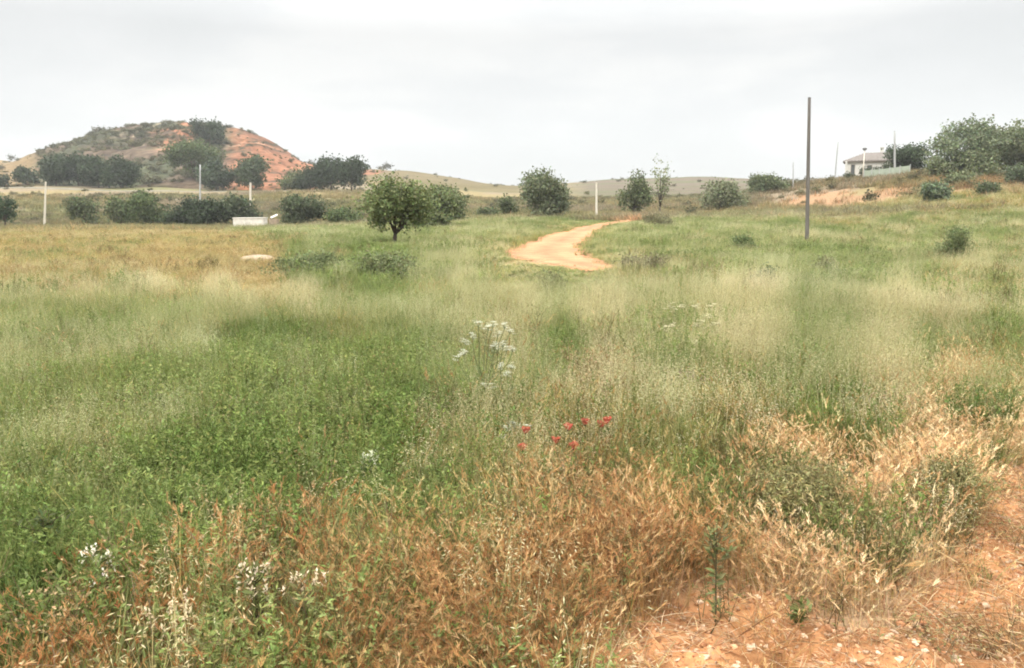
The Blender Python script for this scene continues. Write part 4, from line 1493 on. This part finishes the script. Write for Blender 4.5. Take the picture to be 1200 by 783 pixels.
def umbel(label, u, v, heads, spread_px, color, seed, group=None, thin=1.0, STEMG=STEMG):
    """tall umbelliferous plant; heads are (u, v) picture spots of its flower heads"""
    q = hit(u, v)
    t = empty("umbel_plant", q, label, "wild flower", group)
    r = random.Random(seed)
    random.seed(seed)
    mpp = q.y / FPX / CP
    stem = MB()
    main_h = (v - min(h[1] for h in heads)) * mpp * .8
    base = Vector((0, 0, -.03))
    mid = Vector((.02, .03, main_h * .45))
    stem.tube([base, mid * .5, mid], [.007, .006, .005], STEMG, 6)
    tops = []
    for i, (hu, hv) in enumerate(heads):
        e = Vector(((hu - u) * mpp, r.uniform(-.12, .12), (v - hv) * mpp))
        s = mid if e.z > mid.z * 1.25 else Vector((mid.x * .4, mid.y * .4, e.z * .35))
        m1 = s.lerp(e, .5) + Vector((r.uniform(-.03, .03), 0, -.05))
        m2 = s.lerp(e, .8) + Vector((r.uniform(-.02, .02), 0, -.02))
        stem.tube([s, m1, m2, e], [.0042 * thin, .0034 * thin, .003 * thin, .0024 * thin], jit(STEMG, .2), 5)
        tops.append(e)
    for k in range(26):
        e = r.choice(tops)
        pz = mid.lerp(e, r.uniform(.0, .7)) if r.random() < .5 else base.lerp(mid, r.uniform(.1, 1))
        th = r.uniform(0, 6.283)
        dv = Vector((math.cos(th), math.sin(th), r.uniform(.0, .7)))
        for j in range(5):
            stem.leaf(pz + dv * .02 * j, dv + Vector((r.uniform(-1, 1), r.uniform(-1, 1), .2)), .05, .006, jit(STEMG, .25))
    stem.build("stem", M_PLANT, t)
    for e in tops:
        h = MB()
        R0 = spread_px * mpp * r.uniform(.35, .9)
        tl = Vector((r.uniform(-.6, .6), r.uniform(-.8, .2), 0))
        nr = 12
        for k in range(nr):
            a = k * 2.399
            rr_ = R0 * math.sqrt((k + .5) / nr)
            c = e + Vector((math.cos(a) * rr_, math.sin(a) * rr_, .028 - rr_ * rr_ / max(R0, .001) * .25 + r.uniform(-.02, .02) + math.cos(a) * rr_ * tl.x + math.sin(a) * rr_ * tl.y))
            h.tube([e, c], [.0011, .0008], STEMG, 3, False)
            for j in range(10):
                b = j * 2.4
                pp = c + Vector((math.cos(b), math.sin(b), 0)) * r.uniform(.003, .015) + Vector((0, 0, r.uniform(0, .005)))
                h.leaf(pp, (math.cos(b), math.sin(b), r.uniform(0, .4)), .008, .0034, jit(color, .1), (0, 0, 1))
        h.build("flower_head", M_PLANT, t)
    return t


umbel("tall plant with many white lacy flower heads in the middle of the field", 566, 500,
      [(562, 378), (578, 381), (592, 381), (598, 389), (584, 391), (572, 388), (554, 397), (546, 400), (580, 403), (590, 404), (601, 409), (594, 413), (583, 412), (543, 416), (537, 420)],
      7, WHITE, 31)
umbel("small white flowered plant to the lower right of the tall lacy one", 592, 505, [(587, 428), (599, 433), (594, 437), (577, 455), (568, 454)], 6, WHITE, 32)
umbel("cream flowered plant in the pale grass right of the centre", 808, 440, [(783, 362), (793, 360), (815, 361), (831, 361), (828, 373), (837, 381), (817, 381), (787, 384), (780, 388), (812, 402), (806, 412)], 9, (.80, .72, .50), 33, None, .55, (.34, .32, .17))
umbel("low white flowers just left of the poppies", 602, 545, [(594, 503), (600, 504), (606, 507), (588, 510), (618, 501)], 6, WHITE, 34)


def poppy(label, u, v, vb, tilt, seed):
    q = hit(u, vb)
    mpp = q.y / FPX / CP
    H = (vb - v) * mpp
    t = empty("poppy", q, label, "poppy", "red poppies in the grass")
    r = random.Random(seed)
    m = MB()
    m.tube([(0, 0, -.02), (r.uniform(-.02, .02), r.uniform(-.02, .02), H * .5), (0, 0, H - .01)], [.0022, .0019, .0016], (.13, .16, .06), 5)
    m.build("stem", M_PLANT, t)
    R0 = .031
    for k in range(4):
        a = k * math.pi / 2 + r.uniform(-.2, .2) + tilt
        vs, fs = [], []
        n = 5
        for i in range(4):
            for j in range(n):
                s = -1 + 2 * j / (n - 1)
                rr_ = R0 * (i / 3)
                ang = a + s * .95 * (.55 + .45 * i / 3)
                zz = .045 * (i / 3) ** 1.5 + .006 * math.sin(j * 2.2 + k) * (i / 3) + (.004 if k % 2 else 0)
                vs.append((math.cos(ang) * rr_, math.sin(ang) * rr_ - .25 * zz, H + zz * r.uniform(.85, 1.1)))
        for i in range(3):
            for j in range(n - 1):
                fs.append((i * n + j, i * n + j + 1, (i + 1) * n + j + 1, (i + 1) * n + j))
        pm = MB()
        pm.add(vs, fs, jit((.46, .115, .075), .18))
        pm.build("petal", M_PLANT, t, True)
    c = MB()
    c.tube([(0, 0, H - .005), (0, 0, H + .008), (0, 0, H + .016)], [.003, .0075, .006], (.05, .045, .04), 7)
    c.build("seed_pod", M_PLANT, t)
    return t


for i, (u, v, vb, lab) in enumerate((
        (616, 506, 560, "pale red poppy nearest the white flowers"), (612, 526, 575, "low red poppy below the leftmost one"),
        (651, 517, 572, "red poppy in the centre of the patch"), (665, 502, 556, "small red poppy behind the central one"),
        (671, 524, 576, "red poppy lowest on the right of the patch"), (685, 496, 552, "deep red poppy high on the right of the patch"),
        (704, 499, 556, "wide open red poppy at the right end of the patch"), (710, 494, 550, "small red poppy tucked behind the rightmost one"))):
    poppy(lab, u, v, vb, i * .7, 60 + i)


def stalk(label, u, v, vtop, seed, color, leafcol, width=.16, leaves=60, thick=.006, head=None, cat="weed", name="weed"):
    """upright weed with side leaves, optionally with pale dry heads"""
    q = hit(u, v)
    mpp = q.y / FPX / CP
    H = (v - vtop) * mpp
    t = empty(name, q, label, cat)
    random.seed(seed)
    m = MB()
    lx = random.uniform(-.06, .06) * H
    pts = [Vector((lx * (k / 5) ** 2, random.uniform(-.006, .006), H * k / 5 - .03)) for k in range(6)]
    m.tube(pts, [thick, thick * .9, thick * .8, thick * .65, thick * .5, thick * .3], color, 6)
    ends = [pts[-1]]
    for k in range(9):
        s = pts[random.randint(2, 4)].lerp(pts[5], random.uniform(0, .6))
        a = random.uniform(0, 6.283)
        e = s + Vector((math.cos(a) * width * random.uniform(.3, .9), math.sin(a) * width * random.uniform(.3, .9), random.uniform(.25, .7) * (H - s.z) + .03))
        m.tube([s, s.lerp(e, .5) + Vector((0, 0, -.01)), e], [thick * .5, thick * .4, thick * .22], jit(color, .2), 4)
        ends.append(e)
    m.build("stem", M_PLANT, t)
    m = MB()
    for k in range(leaves):
        s = pts[0].lerp(pts[5], random.uniform(.12, 1)) if random.random() < .5 else pts[3].lerp(random.choice(ends), random.uniform(.2, 1))
        a = random.uniform(0, 6.283)
        ln = random.uniform(.025, .06)
        m.leaf(s, (math.cos(a), math.sin(a), random.uniform(-.1, 1.0)), ln, ln * .2, jit(leafcol, .3))
    tag(m.build("leaves", M_PLANT, t), None, None, None, "stuff")
    if head:
        m = MB()
        for e in ends:
            for k in range(9):
                m.leaf(e + Vector((random.uniform(-.01, .01), random.uniform(-.01, .01), random.uniform(-.03, .02))), (random.uniform(-1, 1), random.uniform(-1, 1), random.uniform(0, 1.4)), random.uniform(.012, .026), .0045, jit(head, .15))
        tag(m.build("seed_heads", M_PLANT, t), None, None, None, "stuff")
    return t


stalk("tall dark green weed standing alone on the bare soil", 838, 728, 595, 71, (.13, .11, .06), (.17, .18, .075), .09, 120, .004)
stalk("bushy dark weed at the left edge of the picture", 62, 690, 590, 72, (.09, .075, .04), (.075, .09, .035), .16, 90, .005)
stalk("dry weed with bright white tufts at the lower left", 124, 745, 632, 73, (.22, .18, .09), (.14, .15, .06), .10, 50, .004, (.80, .74, .60))
stalk("weed with cream curled heads near the bottom left corner", 205, 800, 690, 74, (.25, .19, .09), (.22, .16, .07), .12, 40, .005, (.72, .58, .38))
stalk("dark stemmed weed among dry heads left of the centre", 305, 790, 640, 75, (.08, .075, .035), (.13, .13, .05), .10, 70, .005, (.62, .52, .36))
stalk("thin weed with small cream heads left of the brown grass", 362, 785, 660, 76, (.20, .16, .08), (.15, .14, .06), .10, 40, .004, (.70, .58, .40))
stalk("slender green stalk rising from the green patch at the left", 95, 575, 535, 77, (.22, .24, .10), (.16, .19, .07), .03, 16, .004, (.45, .46, .25))
stalk("pale stemmed green weed in the grass left of the poppies", 432, 590, 528, 78, (.22, .24, .12), (.15, .20, .075), .07, 60, .004, (.62, .62, .45))
stalk("small yellow green weed on the soil at the bottom right", 935, 745, 700, 79, (.14, .14, .05), (.17, .18, .06), .10, 70, .003)
stalk("fresh green weed in the dry grass near the poppies", 568, 625, 560, 80, (.12, .15, .05), (.13, .18, .055), .08, 80, .004)

for i, (u, vb, vt, wp, lab, colr) in enumerate((
        (1112, 612, 528, 110, "mounded olive bush on the bare soil at the right", (.20, .19, .08)),
        (925, 625, 540, 170, "wide wiry olive bush in front of the dry grass", (.22, .195, .085)),
        (800, 470, 430, 90, "low mauve grey bush of dry stems above the poppies", (.30, .23, .18)),
        (1040, 495, 462, 70, "low reddish bush at the edge of the pale dry patch", (.34, .20, .14)))):
    p, H, W = sized(u, 0, vt, vb, wp)
    tree("bush", lab, "bush", p, W, H, 0, colr, 6000 + i, .024, 8000, 14, .004, "low bushes in the foreground", .45, 0, W * .8, .6, .45)

# ------------------------------------------------------------------ haze
hb = MB()
hb.box((-700, -60, -2.2), (700, 620, 62))
M_HAZE, t_ = new_mat("haze_material")
pv = N(t_, "ShaderNodeVolumePrincipled")
pv.inputs["Color"].default_value = (.92, .94, .95, 1)
pv.inputs["Density"].default_value = .00034
pv.inputs["Anisotropy"].default_value = .2
o_ = N(t_, "ShaderNodeOutputMaterial")
L(t_, pv.outputs[0], o_.inputs["Volume"])
hz_o = hb.build("haze", M_HAZE)
tag(hz_o, "thin pale haze in the air", None, None, "stuff")
